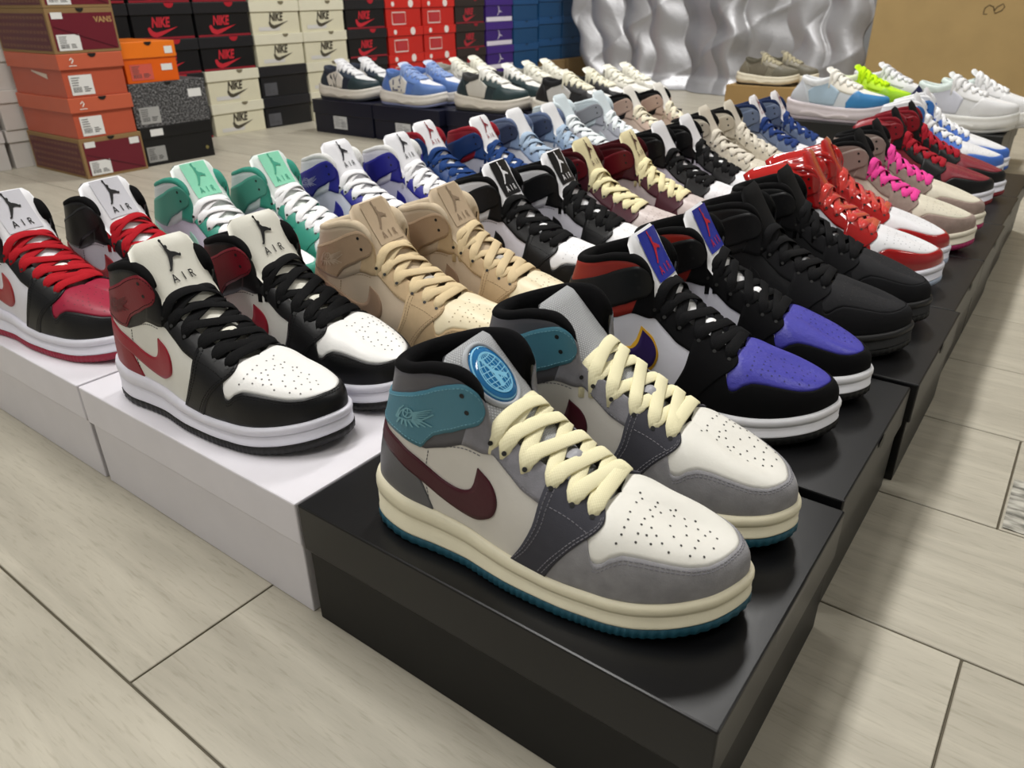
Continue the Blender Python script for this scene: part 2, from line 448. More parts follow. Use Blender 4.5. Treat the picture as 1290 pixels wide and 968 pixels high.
def build_high(mirror, long=False):
    sh = Shape(HIGH, zb_high, spring_fn); ms = MeshSet(); N = sh.N
    # base quarter
    nu, nv = 168, 18; us = np.linspace(0, N, nu, endpoint=False); vs = np.linspace(0, 1, nv)
    U, Vv = np.repeat(us, nv), np.tile(vs, nu)
    P, _ = sh.S(U, Vv); F = grid_faces(nu, nv, True)
    ms.add('quarter', 'quarter', P, F, mirror)
    bvh = BVHTree.FromPolygons([Vector(p) for p in P], F)
    # sole
    hz = lambda x, z: z if z < .0088 else .0088 + (z - .0088) * (1 + .88 * max(0, 1 - x / .16))
    build_sole(ms, sh, mirror, [(-.004, 0), (.0025, .0), (.0044, .0018), (.0044, .0074), (.0038, .0084), (-.004, .0088)],
               [(-.004, .0082), (.0036, .0083), (.0046, .0089), (.0046, .0096), (.0041, .0100), (.0041, .0178), (.0033, .0183), (.0044, .0189), (.0048, .0208), (.0046, .0234), (.0034, .0255), (.0012, .0264), (-.004, .0258)], zscale=hz)
    # toe box
    def vt(u):   # lower limit of the toe box
        a = abs(u - 14)
        return float(np.interp(a, (0, .4, .78, 1.2, 1.73, 2.33, 3.0, 3.66, 4.14, 4.5, 4.75, 4.95, 5.06), (.42, .395, .345, .312, .304, .333, .355, .372, .332, .275, .262, .29, .36)))
    uu = np.linspace(14 - 5.06, 14 + 5.06, 91)
    lo = [(u, vt(u)) for u in uu]; hi = [(u, 1.0) for u in uu]
    P, F = patch(sh, lo, hi, 91, 14, .0004, ends=(True, True), q_edges=(True, False)); ms.add('toe_box', 'toebox', P, F, mirror)
    # mudguard round the toe
    uu = np.linspace(14 - 6.7, 14 + 6.7, 121)
    def vm(u):
        a = abs(u - 14); return vt(u) if a < 4.95 else float(np.interp(a, (4.95, 5.02, 5.1, 5.4, 6.7), (.29, .36, .50, .46, .10)))
    P, F = patch(sh, [(u, 0) for u in uu], [(u, vm(u)) for u in uu], 121, 10, .0013); ms.add('mudguard', 'mudguard', P, F, mirror)
    SADR = [(6.09, 0), (6.66, .146), (7.11, .327), (7.36, .543), (7.61, .80), (7.72, .995)]
    SADF = [(7.44, 0), (7.86, .165), (8.46, .350), (9.04, .520), (9.50, .66), (9.62, .76), (9.55, .88), (9.30, .995)]
    for side in (1, -1):
        X = (lambda L_: [(u, v) for u, v in L_]) if side == 1 else (lambda L_: [(N - u, v) for u, v in L_])
        # eyestay upper
        P, F = patch(sh, X([(3.96, .553), (4.81, .593), (5.6, .655), (5.96, .655), (6.41, .603), (6.81, .545), (7.24, .533), (7.7, .53)]),
                     X([(4.6, .97), (5.1, .99), (5.6, .995), (6.1, .995), (6.6, .995), (7.1, .995), (7.6, .995), (8.2, .995)]), 32, 10, .0010, q_edges=(True, True))
        ms.add('eyestay', 'eyestay', P, F, mirror)
        # forefoot saddle
        P, F = patch(sh, X(SADR), X(SADF), 26, 14, .0019)
        ms.add('saddle', 'saddle', P, F, mirror)
        # swoosh
        lo = [(.4, .45), (1.0, .39), (1.43, .345), (1.88, .300), (2.43, .232), (3.06, .150), (3.76, .105), (4.38, .108), (4.91, .156), (5.36, .221), (5.60, .317), (5.53, .392), (5.21, .437), (4.63, .467)]
        up = [(.4, .53), (1.0, .51), (1.28, .49), (1.8, .452), (2.41, .377), (2.88, .305), (3.28, .262), (3.71, .243), (4.03, .256), (4.28, .291), (4.44, .342), (4.52, .39), (4.58, .43), (4.63, .47)]
        P, F = patch(sh, X(lo), X(up), 50, 7, .0012); ms.add('swoosh', 'swoosh', P, F, mirror)
        if side == 1:
            P, F = patch(sh, X([(u + (.13 if u > 4.9 else 0), v - (.02 if u < 5.0 and v < .4 else 0) + (.02 if v > .4 and u > 4.5 else 0)) for u, v in lo]),
                         X([(u - (.12 if u > 4.2 else 0), v + .02) for u, v in up]), 50, 5, .0007)
            ms.add('swoosh_border', 'swoosh_border', P, F, mirror)
    uu = np.linspace(-5.2, 5.2, 81)
    f = lambda u, xs, ys: float(np.interp(abs(u), xs, ys))
    P, F = patch(sh, [(u, f(u, (0, 1.5, 2.5, 2.71, 3.38, 3.96, 5.2), (.60, .55, .46, .447, .492, .553, .62))) for u in uu], [(u, .985) for u in uu], 81, 10, .0006); ms.add('collar_panel', 'collar_panel', P, F, mirror)
    # ankle flap
    xs = (0, 1.05, 1.5, 1.88, 2.38, 2.62, 2.74, 2.98, 3.4, 3.66, 4.13, 4.4, 4.7, 4.93, 5.06); yl = (.57, .545, .53, .51, .472, .455, .50, .555, .597, .618, .680, .72, .775, .84, .905); yh = (.77, .785, .815, .835, .850, .858, .862, .880, .908, .925, .962, .975, .985, .975, .93)
    uu = np.linspace(-5.06, 5.06, 141)
    P, F = patch(sh, [(u, f(u, xs, yl)) for u in uu], [(u, f(u, xs, yh)) for u in uu], 141, 10, .0016); ms.add('ankle_flap', 'flap', P, F, mirror)
    # heel counter
    uu = np.linspace(-2.88, 2.88, 51)
    P, F = patch(sh, [(u, 0) for u in uu], [(u, f(u, (0, 1.4, 1.85, 2.38, 2.63, 2.88), (.42, .375, .352, .300, .185, .03))) for u in uu], 51, 8, .0010); ms.add('heel_counter', 'heel', P, F, mirror)
    # collar lining + insole
    build_collar(ms, sh, mirror, 5.25, [(.0009, -.0035), (.0012, -.0008), (.0002, .0012), (-.0022, .0026), (-.0052, .0026), (-.0082, .0004), (-.0100, -.006), (-.0106, -.018), (-.0098, -.036), (-.009, -.080)])
    insole(ms, sh, mirror, .036)
    # tongue
    Cp = [(.196, 0, .0480), (.186, 0, .0570), (.170, 0, .0690), (.148, 0, .0830), (.123, 0, .1010), (.098, 0, .1245), (.075, 0, .1485)]
    HWp = [.008, .014, .0185, .0215, .026, .0315, .0320]
    if long: Cp[4:] = [(.124, 0, .1030), (.102, 0, .1310), (.083, 0, .1620)]; HWp[4:] = [.0275, .0335, .0340]
    tg = Tongue(Cp, HWp, (.007, .004), .0070)
    V, F, UV = tg.slab(); ms.add('tongue', 'tongue', V, F, mirror, uv=UV)
    fl = -1 if mirror else 1
    def onT(x, y, off):     # x,y in metres on the tongue face, centred at t=.84
        t = .835 + y / .150 + (.025 if long else 0); hw = np.interp(t, np.linspace(0, 1, 7), tg.HW)
        return tg.P(t, fl * x / hw, tg.th + off - .0006 * 0)[0]
    # label panel
    V, F = [], []
    n1, n2 = 9, 9
    for off in (.0, .0006):
        pass
    xs_ = np.linspace(-.0195, .0195, n1); ys_ = np.linspace(-.0130, .0185, n2)
    X_, Y_ = np.meshgrid(xs_, ys_, indexing='ij')
    V = onT(X_.ravel(), Y_.ravel(), .0005); ms.add('tongue_label', 'label', V, grid_faces(n1, n2), mirror)
    g = merge([([(p[0], p[1]) for p in stroke_geo(xf(JUMP_B, -.0105, -.0015, .0180))[0]], stroke_geo(xf(JUMP_B, -.0105, -.0015, .0180))[1]),
               stroke_geo(letters('AIR', -.0115, -.0095, .0050, .0055, .0040))])
    V = onT(np.array([p[0] for p in g[0]]), np.array([p[1] for p in g[0]]), .0011); ms.add('tongue_emblem', 'emblem', V, g[1], mirror, smooth=False)
    # laces
    eyes = [5.45, 6.35, 7.0, 7.7, 8.3, 8.95]; v_eyes = [.76, .80, .775, .775, .755, .75]
    (V, F), El, Em = build_laces(sh, tg, eyes, v_eyes, .0100, .0017); ms.add('lace', 'lace', V, F, mirror)
    # lace keeper
    pts = []
    kk = np.linspace(-1, 1, 9)
    V = []
    for s_ in np.linspace(0, 1, 9):
        t = .50 - .075 * s_
        for q in kk:
            p, _ = tg.P([t], [q * .30], tg.th + .0052 * math.sin(math.pi * min(max(s_, 0.02), .98)) ** .5 + .001 - .0012 * q * q); V.append(p[0])
    ms.add('lace_keeper', 'tab', V, grid_faces(9, 9), mirror)
    # eyelets
    parts = []
    for k_, u in enumerate(eyes):
        for uu_ in (u, N - u):
            p, n_ = sh.S([uu_], [v_eyes[k_] - .03], .0023); parts.append(disc(p[0], n_[0], .0017))
    for (u, v) in ((4.03, .885), (4.21, .795), (N - 4.03, .885), (N - 4.21, .795)):
        p, n_ = sh.S([u], [v], .00185); parts.append(disc(p[0], n_[0], .0017))
    V, F = merge(parts); ms.add('eyelets', 'eyelet', V, F, mirror)
    # perforations
    parts = []
    for (u, v) in [(16.7, 0.899), (11.92, 0.99), (11.49, 0.92), (10.99, 0.794), (10.79, 0.714), (10.54, 0.638), (10.37, 0.568), (10.12, 0.482), (15.57, 0.965), (12.37, 0.95), (11.97, 0.889), (12.42, 0.899), (11.89, 0.819), (11.49, 0.759), (11.27, 0.683), (11.59, 0.678), (11.04, 0.583), (11.32, 0.583), (11.64, 0.603), (10.89, 0.497), (11.37, 0.503), (11.72, 0.533), (11.82, 0.452), (13.19, 0.985), (13.04, 0.915), (13.54, 0.93), (12.39, 0.764), (13.12, 0.809), (12.74, 0.683), (12.22, 0.633), (12.29, 0.543), (12.67, 0.528), (12.39, 0.432), (12.77, 0.422), (12.99, 0.623), (13.42, 0.693), (13.49, 0.789), (13.87, 0.744), (13.67, 0.633), (13.22, 0.508), (14.37, 0.864), (14.97, 0.925)]:
        p, n_ = sh.S([u], [v], .0006); parts.append(disc(p[0], n_[0], .00085, 7))
    V, F = merge(parts); ms.add('perforations', 'perf', V, F, mirror)
    # stitching
    parts = []
    parts.append(stitches(sh, [(u, vt(u) - .035) for u in np.linspace(14 - 4.9, 14 + 4.9, 61)], .0013))
    parts.append(stitches(sh, [(u, vt(u) - .065) for u in np.linspace(14 - 4.9, 14 + 4.9, 61)], .0013))
    for side in (1, -1):
        X = (lambda L_: [(u, v) for u, v in L_]) if side == 1 else (lambda L_: [(N - u, v) for u, v in L_])
        for d_ in (.10, .22):
            parts.append(stitches(sh, X([(u + d_, min(max(v, .02), .96)) for u, v in SADR]), .0019))
            parts.append(stitches(sh, X([(u - d_, min(max(v, .02), .96)) for u, v in SADF[:6]]), .0019))
        parts.append(stitches(sh, X([(7.6, .565), (8.0, .575), (8.4, .565), (8.9, .525)]), .0019))
        parts.append(stitches(sh, X([(5.6, .68), (5.96, .68), (6.41, .628), (6.81, .57), (7.2, .555)]), .0010))
        parts.append(stitches(sh, X([(2.80, .06), (2.72, .25), (2.80, .44)]), .0002)); parts.append(stitches(sh, X([(2.86, .467), (3.8, .52), (4.9, .570)]), .0002))
    V, F = merge(parts); ms.add('stitching', 'stitch', V, F, mirror, smooth=False)
    parts = [stitches(sh, [(u, f(u, xs, yh) - .025) for u in np.linspace(-4.95, 4.95, 91)], .0016), stitches(sh, [(u, f(u, xs, yl) + .025) for u in np.linspace(-4.95, 4.95, 91)], .0016)]
    V, F = merge(parts); ms.add('flap_stitching', 'flap_stitch', V, F, mirror, smooth=False)
    # winged ball emblem on the outer ankle
    st = [([(.34 + .13 * math.cos(a), .60 + .17 * math.sin(a)) for a in np.linspace(0, 2 * math.pi, 17)], .03, .03)]
    st = [(t[0], t[1] * 1.2, t[2] * 1.2) for t in st]
    st += [([(.24, .66), (.34, .60), (.46, .64)], .025, .025), ([(.30, .46), (.36, .60), (.34, .76)], .025, .025)]
    for k_ in range(7):
        a = k_ / 6
        st.append(([(.14 + .08 * k_, .38 - .05 * math.sin(a * 3.1)), (.06 + .15 * k_, .08 + .12 * abs(a - .45))], .05, .03))
        st.append(([(.48, .62 - .05 * k_), (.66 + .05 * (6 - k_), .74 - .09 * k_)], .045, .02))
    st += [([(.02, .36), (.3, .34), (.7, .36), (1.0, .58)], .05, .03), ([(.02, .36), (.10, .70), (.22, .86)], .04, .03), ([(.06, .34), (.14, .62), (.22, .72)], .04, .02)]
    st = [(t[0], t[1] * 1.35, t[2] * 1.35) for t in st]
    V2, F2 = stroke_geo(st)
    P, _ = sh.S([1.62 + 1.40 * p[0] for p in V2], [.57 + .20 * p[1] + .02 * p[0] for p in V2], .0021)
    ms.add('wing_emblem', 'wings', P, F2, mirror, smooth=False)
    return sh, tg, ms, onT

def disc(c, n, r, k=9):
    n = np.array(n) / np.linalg.norm(n); a = np.cross(n, (0, 0, 1.0) if abs(n[2]) < .9 else (1.0, 0, 0)); a /= np.linalg.norm(a); b = np.cross(n, a)
    V = [tuple(c)] + [tuple(c + r * (a * math.cos(2 * math.pi * i / k) + b * math.sin(2 * math.pi * i / k))) for i in range(k)]
    return V, [(0, 1 + i, 1 + (i + 1) % k) for i in range(k)]

SETS = {'high': (build_high(False), build_high(True)), 'high_long': (build_high(False, True), build_high(True, True))}

# ---------------------------------------------------------------- low chunky sneaker
LOW = []
for i, r in enumerate(HIGH):
    r = list(r)
    tz = [.114, .113, .108, .105, .110, .115, .113, .108, .100, .093, .089, .086, .082, .078, .074][i]
    if i < 6: r[6:] = [.38, .006, 0, .3, -.004]
    r[5] = tz; LOW.append(tuple(r))
def zb_low(x): return .040 + .010 * np.clip(1 - x / .14, 0, 1)
def spring_low(x): return .012 * np.clip((x - .19) / .085, 0, 1.2) ** 2 + .004 * np.clip((.05 - x) / .05, 0, 1) ** 2

def build_low(mirror):
    sh = Shape(LOW, zb_low, spring_low); ms = MeshSet(); N = sh.N
    nu, nv = 140, 14; us = np.linspace(0, N, nu, endpoint=False); vs = np.linspace(0, 1, nv)
    P, _ = sh.S(np.repeat(us, nv), np.tile(vs, nu)); ms.add('quarter', 'quarter', P, grid_faces(nu, nv, True), mirror)
    hz = lambda x, z: z * (1 + .30 * max(0, 1 - x / .14))
    fl = lambda x, z: .006 * max(0, 1 - x / .05)
    build_sole(ms, sh, mirror, [(-.006, 0), (.002, 0), (.0038, .002), (.0038, .007), (.003, .0085), (-.004, .009)],
               [(-.004, .008), (.0034, .0082), (.0055, .011), (.0075, .018), (.0078, .025), (.0055, .029), (.006, .032), (.0062, .037), (.004, .0405), (0, .041), (-.004, .040)], ribs=False, zscale=hz, flare=fl)
    def vt(u): return float(np.interp(abs(u - 14), (0, 2, 3.4, 4.0, 4.35), (.50, .52, .50, .58, .8)))
    uu = np.linspace(14 - 4.35, 14 + 4.35, 51)
    P, F = patch(sh, [(u, vt(u)) for u in uu], [(u, 1.0) for u in uu], 51, 10, .0005, q_edges=(True, False)); ms.add('toe_box', 'toebox', P, F, mirror)
    uu = np.linspace(14 - 6.2, 14 + 6.2, 71)
    P, F = patch(sh, [(u, 0) for u in uu], [(u, vt(u) if abs(u - 14) < 4 else float(np.interp(abs(u - 14), (4, 4.4, 5, 6.2), (.58, .66, .6, .15)))) for u in uu], 71, 8, .0014); ms.add('mudguard', 'mudguard', P, F, mirror)
    f = lambda u, xs, ys: float(np.interp(abs(u), xs, ys))
    uu = np.linspace(-2.8, 2.8, 41)
    P, F = patch(sh, [(u, 0) for u in uu], [(u, f(u, (0, 1.2, 2.0, 2.8), (.97, .93, .6, .05))) for u in uu], 41, 8, .0012); ms.add('heel_counter', 'heel', P, F, mirror)
    for side in (1, -1):
        X = (lambda L_: [(u, v) for u, v in L_]) if side == 1 else (lambda L_: [(N - u, v) for u, v in L_])
        P, F = patch(sh, X([(4.6, .72), (5.6, .58), (6.4, .50), (7.2, .46), (8.2, .42), (9.2, .45)]), X([(5.0, .99), (5.9, .995), (6.9, .995), (7.8, .995), (8.7, .995), (9.8, .995)]), 26, 8, .0013); ms.add('eyestay', 'eyestay', P, F, mirror)
        P, F = patch(sh, X([(2.9, .05), (3.9, .02), (4.9, .02), (6.2, .05)]), X([(2.4, .55), (3.6, .93), (5.0, .86), (7.0, .46)]), 20, 10, .0016); ms.add('side_patch', 'patch', P, F, mirror)
    build_collar(ms, sh, mirror, 5.4, [(.0012, -.012), (.0016, -.004), (.0006, .001), (-.002, .0035), (-.0055, .0042), (-.009, .0018), (-.0112, -.005), (-.0118, -.018), (-.009, -.04)])
    insole(ms, sh, mirror, .05)
    tg = Tongue([(.200, 0, .070), (.190, 0, .0785), (.172, 0, .089), (.148, 0, .102), (.124, 0, .116), (.106, 0, .128), (.094, 0, .138)], [.008, .015, .020, .024, .0275, .029, .029], (.006, .0035), .0095)
    V, F, UV = tg.slab(20, 13); ms.add('tongue', 'tongue', V, F, mirror, uv=UV)
    eyes = [5.6, 6.4, 7.2, 8.0, 8.8, 9.4]
    (V, F), El, Em = build_laces(sh, tg, eyes, [.80] * 6, .0115, .0042); ms.add('lace', 'lace', V, F, mirror)
    # ridged wave on the midsole side and heel pull loop
    uu = np.linspace(2.2, 8.6, 40); V = []
    K_ = catmull(sh.K, uu)
    for i, u in enumerate(uu):
        for q in (0, .33, .66, 1):
            x, y = K_[i, 0], K_[i, 1]; V.append((x, y - .0070 - .0022 * math.sin(math.pi * q), hz(x, .013 + .010 * q + .003 * math.sin(i * .25)) + float(sh.spring(x))))
    ms.add('sole_inlay', 'inlay', V, grid_faces(40, 4), mirror)
    return sh, tg, ms, None
SETS['low'] = (build_low(False), build_low(True))

def letter_mesh(txt, sh):
    g = letters(txt, 0, 0, .42, .9, -.08) if txt == 'NY' else letters(txt, 0, 0, .5, .9, -.12)
    V2, F2 = stroke_geo(g)
    P, _ = sh.S([3.1 + 2.5 * p[0] for p in V2], [.10 + .62 * p[1] for p in V2], .0026)
    me = mk_mesh('letters', P, F2, False); me.materials.append(None); return me
LETTERS = {t: letter_mesh(t, SETS['low'][0][0]) for t in ('NY', 'LA')}

# blue globe badge for the grey pair (raised round badge)
def badge_parts():
    (sh, tg, ms, onT0) = SETS['high'][0]
    onT = lambda x, y, o: onT0(x * 1.14 - .0025, y + .0025, o)
    def ring(r, n=40): return [(r * math.cos(a), r * math.sin(a)) for a in np.linspace(0, 2 * math.pi, n)]
    V = []; n = 36; rad = [(.0001, .0030), (.006, .0029), (.0105, .0026), (.0135, .0018), (.0148, .0003)]
    for a in np.linspace(0, 2 * math.pi, n, endpoint=False):
        for r, o in rad: V.append(onT(np.array([r * math.cos(a)]), np.array([r * math.sin(a) + .001]), o + .0004)[0])
    body = mk_mesh('badge', V, grid_faces(n, len(rad), True)); body.materials.append(None)
    st = [(ring(.0138, 40), .0006, .0006), (ring(.0102, 40), .0008, .0008)]
    for k in range(-3, 4):
        y = k * .0028; hw = math.sqrt(max(0, .0102 ** 2 - y * y)); st.append(([(-hw, y), (-hw * .4, y - .0006), (0, y - .0008), (hw * .4, y - .0006), (hw, y)], .0005, .0005))
        st.append(([(k * .0030 * math.cos(a), .0102 * math.sin(a)) for a in np.linspace(-1.57, 1.57, 11)], .0005, .0005))
    st += [([(-.004, .009), (-.001, 0), (-.002, -.007)], .0016, .0030), ([(-.001, .001), (.006, -.004)], .0012, .0035), (ring(.0032, 14), .0007, .0007)]
    V2, F2 = stroke_geo(st); A = np.array(V2); rr = np.hypot(A[:, 0], A[:, 1])
    off = np.interp(rr, [x[0] for x in rad], [x[1] for x in rad]) + .0007
    lines = mk_mesh('badge_lines', onT(A[:, 0], A[:, 1] + .001, off), F2, False); lines.materials.append(None)
    V = []
    for a in np.linspace(0, 2 * math.pi, n, endpoint=False):
        for r, o in ((.0145, .0002), (.0152, .0016), (.0166, .0018), (.0178, .0001)): V.append(onT(np.array([r * math.cos(a)]), np.array([r * math.sin(a) + .001]), o)[0])
    rim = mk_mesh('badge_rim', V, grid_faces(n, 4, True)); rim.materials.append(None)
    return body, lines, rim
BADGE = badge_parts()

PLABEL = {}
def sneaker(shape, side, loc, rz, cw, label, group, z0, text=None, skip=()):
    """side 0 = right shoe, 1 = left shoe; loc = heel point on the ground"""
    sh, tg, ms, _ = SETS[shape][side]
    root = empty('sneaker', (loc[0], loc[1], z0), rz); tag(root, label, 'shoe', group)
    made = {}
    SUB = {'tongue_label': 'tongue', 'tongue_emblem': 'tongue', 'lace_keeper': 'tongue', 'perforations': 'toe_box', 'flap_stitching': 'ankle_flap', 'wing_emblem': 'ankle_flap', 'swoosh_border': 'quarter', 'sole_inlay': 'midsole'}
    for name, role, me in ms.parts:
        if role not in cw or name in skip: continue
        c = cw[role]
        o = add_obj(name, me, mat(*c) if isinstance(c, tuple) else mat(c), root)
        made.setdefault(name, o)
        if name in SUB and SUB[name] in made: o.parent = made[SUB[name]]
        if name in ('perforations', 'stitching', 'flap_stitching', 'eyelets'): o['kind'] = 'stuff'
    if text and side == 0:
        o = add_obj('letters', LETTERS[text], mat(cw['letter'], 'leather'), made['side_patch']); o['label'] = 'dark interlocking letters'
    return root

def CW(quarter, toe, mud, eye, flap, collar, lin, tongue, lace, mid, out, swoosh, heel=None, saddle=None, label=None, emblem='#111112', tab=None,
       wings=None, k='leather', ktoe='leather', kmud=None, ktongue='leather', perf='#3a3836', stitch=None, keye=None, klace='lace', border=None, badge=False, klin='lining', kcol=None, ksad=None, kflap=None):
    kmud = kmud or k; keye = keye or kmud
    d = dict(quarter=(quarter, k), toebox=(toe, ktoe), mudguard=(mud, kmud), eyestay=(eye, keye), saddle=(saddle or eye, ksad or keye), swoosh=(swoosh, k), heel=(heel or eye, k), flap=(flap, kflap or k),
             collar_panel=(collar, kcol or k), lining=(lin, klin), tongue=(tongue, ktongue), lace=(lace, klace), midsole=(mid, 'rubber'), outsole=(out, 'rubber'), insole=('#141414', 'lining'),
             tab=(tab or tongue, 'leather'), eyelet=('#0a0a0a', 'plain'), perf=(perf, 'plain'))
    if label: d['label'] = (label, 'leather')
    if emblem: d['emblem'] = (emblem, 'leather')
    if wings: d['wings'] = (wings, 'leather')
    if stitch: d['stitch'] = (stitch, 'lace'); d['flap_stitch'] = (stitch, 'lace')
    if border: d['swoosh_border'] = (border, 'leather')
    return d

WHITE = '#E9E9EC'; SOLE = '#E4E3EE'; BLK = '#111113'
PAIRS = []   # (near heel xy, rz deg, far heel xy, colourway, label, group)
def pair(nh, fh, rz, cw, label, skip=(), z0=None): 
    if fh[1] - nh[1] < .098:
        c_ = (nh[1] + fh[1]) / 2; nh, fh = (nh[0], c_ - .049), (fh[0] + .006, c_ + .049)
    PAIRS.append((nh, fh, rz, cw, label, skip, z0))

H = .1175
front = CW('#D8D4CD', '#E8E6DE', '#8E8D90', '#85848a', '#4A7F92', '#55545A', '#09090b', '#C3C5C8', '#EFE8C2', '#E6DFC4', '#1F5668', '#45101F', heel='#5c5c60', saddle='#45454c', emblem=None, tab='#9c9ca2',
           wings='#6FA3B0', kmud='suede', ksad='nubuck', ktongue='mesh', stitch='#77767c')
front['flap_stitch'] = ('#6A98A6', 'lace')
pair((-.367, .327), (-.369, .434), 7, front, 'grey suede and white sneaker with cream laces, teal ankle flap and maroon side swoosh')
pair((-.386, .584), (-.382, .686), 7, CW('#DCDCE6', '#4644A6', '#0d0d0f', '#0d0d0f', '#0f0f11', '#96291F', '#0b0b0c', '#ECECEE', '#0e0e10', '#EDEDF2', '#0c0c0d', '#2B1858', label='#28359E', emblem='#C02038', tab='#EFEFF0', ktoe='tumbled', kmud='nubuck', perf='#262560', border='#D9A52A', heel='#DCDCE6'),
     'black and purple-toed sneaker with blue tongue label and red collar')
K3 = '#1C1C1E'
pair((-.373, .809), (-.374, .922), 7, CW(K3, '#29292b', K3, K3, '#18181a', K3, '#0c0c0d', '#121213', '#101012', '#181819', '#131314', '#161618', ktongue='nubuck', emblem=None, tab='#222224', kmud='nubuck', ktoe='nubuck', perf='#0b0b0c'),
     'all-black sneaker with black laces and black sole on black shoebox')
pair((-.383, 1.042), (-.392, 1.147), 7, CW('#E6E6EE', '#EDEDF0', '#A5161A', '#A8181B', '#B01C1E', '#A8181B', '#B3201F', '#C2201F', '#D8423C', '#E8E8F2', '#BFCDE4', '#A8181B', emblem=None, k='patent', keye='patent', kmud='patent', klace='patent', ktongue='patent', klin='patent', perf='#b8b8bc'),
     'shiny red patent sneaker with white toe box and satin red laces')
pair((-.376, 1.258), (-.38, 1.38), 7, CW('#DCD4C4', '#E2DCC9', '#9D8B82', '#9A887F', '#9A8A82', '#8f8078', '#101011', '#0f0f10', '#EC4A9E', '#E6DECB', '#B42C68', '#1a1a1b', emblem=None, kmud='suede', ktongue='nubuck', perf='#b9b3a2'),
     'taupe and cream sneaker with bright pink laces')
pair((-.388, 1.545), (-.382, 1.65), 7, CW('#7E2530', '#86303A', '#141415', '#141415', '#8E1A26', '#8E1A26', '#7a1722', '#0f0f10', '#A6202E', '#E6E5EE', '#8b1d28', '#1a1a1b', emblem=None, ktongue='nubuck', perf='#4a161d'),
     'dark red and black sneaker with red laces beside the pink-laced pair')
pair((-.402, 1.80), (-.404, 1.908), 7, CW('#EDEDF0', '#EFEFF1', '#4A76CC', '#4A76CC', '#3F7CC0', '#EDEDF0', '#EAEAEE', '#ECECEF', '#F0F0F2', '#ECECF2', '#3F6CC4', '#4A76CC', emblem=None, perf='#c5c5c9'),
     'white sneaker with sky blue toe rail and white laces')
# middle column
pair((-.727, .325), (-.733, .419), 8, CW('#E6E5DE', '#EEEDEA', BLK, BLK, '#7C1A27', '#121213', '#0c0c0d', '#DEDCD0', '#101011', SOLE, '#121213', '#9A1A2E', heel='#8E1A2B', emblem='#111112', tab='#E2E0D2', wings='#5e141e', stitch='#1c1c1d', perf='#6a6866'),
     'white and black leather sneaker with dark red swoosh, ivory tongue and black laces')
pair((-.672, .524), (-.660, .618), 9, CW('#CDBBA4', '#E6D9B8', '#B79E7B', '#C3AA87', '#AF957A', '#C6B49C', '#CBBAA0', '#C8B498', '#D8C39C', '#E6DFCC', '#A4947A', '#9F846D', label='#C4AE92', emblem='#94806a', tab='#B9B4AC', wings='#C2AE96', perf='#9d8a66', heel='#B49A7C', stitch='#A08a6c', kmud='nubuck'),
     'tan and beige sneaker with sand-coloured laces and swoosh')
pair((-.690, .770), (-.675, .848), 9, CW('#E2E0EA', '#F0F0F2', BLK, BLK, '#141416', '#E8E8EC', '#0c0c0d', '#EDEDF0', '#101011', SOLE, '#101011', BLK, label='#121214', emblem='#EDEDEF', tab='#F0F0F2', wings='#8c8c92', perf='#c4c4c8', stitch='#222224'),
     'black and white sneaker with a black tongue label and white toe, beside tan pair')
pair((-.686, .962), (-.670, 1.056), 9, CW('#C4B7B9', '#D0C3BF', '#4B1E2A', '#4B1E2A', '#64101B', '#4a0c14', '#37080e', '#E3D8AC', '#ECE3B6', '#DDD6C4', '#4B1E2A', '#C4B7B9', emblem='#4a2a26', perf='#8d7f7c'),
     'maroon and pale grey sneaker with butter-yellow tongue and laces')
pair((-.668, 1.170), (-.665, 1.268), 9, CW('#CFCAD8', '#F0F0F3', '#19171a', '#151416', '#121213', '#151516', '#0c0c0d', '#E9E9EC', '#111112', SOLE, '#101011', '#19171a', emblem=None, tab='#F0F0F2', perf='#cfcfd3'),
     'black sneaker with white toe and black laces beside the maroon pair')
pair((-.686, 1.405), (-.684, 1.475), 9, CW('#CDC5B4', '#DAD2C0', '#C9C0AE', '#CBC3B2', '#C8BFAD', '#D2CABA', '#141414', '#D4CCBC', '#DAD3C4', '#E0D9C8', '#C0B6A2', '#B9AF9C', emblem=None, perf='#a79f8e', kmud='suede'),
     'plain cream sneaker with cream laces and black collar lining')
pair((-.667, 1.592), (-.664, 1.686), 9, CW('#8A93A6', '#EEEEF2', '#5E6C88', '#5E6C88', '#6C7A94', '#6a7890', '#1c2a4c', '#ECEAEC', '#263C74', SOLE, '#3b4a6c', '#E0E0E6', emblem='#8d3a48', perf='#c7c7cc'),
     'slate blue sneaker with white toe and navy laces')
# left column
pair((-1.038, .322), (-1.015, .410), 9, CW('#E4E3EC', '#98203A', BLK, BLK, '#151516', '#101011', '#0c0c0d', '#EAEAEE', '#AA1B25', SOLE, '#98203A', '#A22A30', label='#CFCFD6', emblem='#111112', tab='#F0EFEA', perf='#6d1428', heel='#A22A30', stitch='#242426'),
     'black sneaker with crimson toe, red laces and white tongue on white box')
pair((-1.012, .534), (-.990, .632), 9, CW('#DDD6E8', '#EEEEF0', '#3D9682', '#3D9A86', '#4E9A88', '#DDE4E4', '#3a8f7c', '#E2EAE6', '#F2F2F3', SOLE, '#3D9682', '#9FD0BE', heel='#79B5A3', label='#93E2C0', emblem='#4aa88c', perf='#c8c8cc'),
     'mint green and white sneaker with thick white laces')
pair((-.980, .750), (-.958, .848), 9, CW('#DCDCEC', '#EEEEF2', '#2A2A8C', '#2B2B90', '#28288A', '#E8E8EE', '#DADAD8', '#EBEBEF', '#F2F2F4', SOLE, '#2A2A8C', '#2B2B90', emblem='#26262c', wings='#9a9ac0', perf='#c8c8cc'),
     'royal blue and white sneaker with white laces')
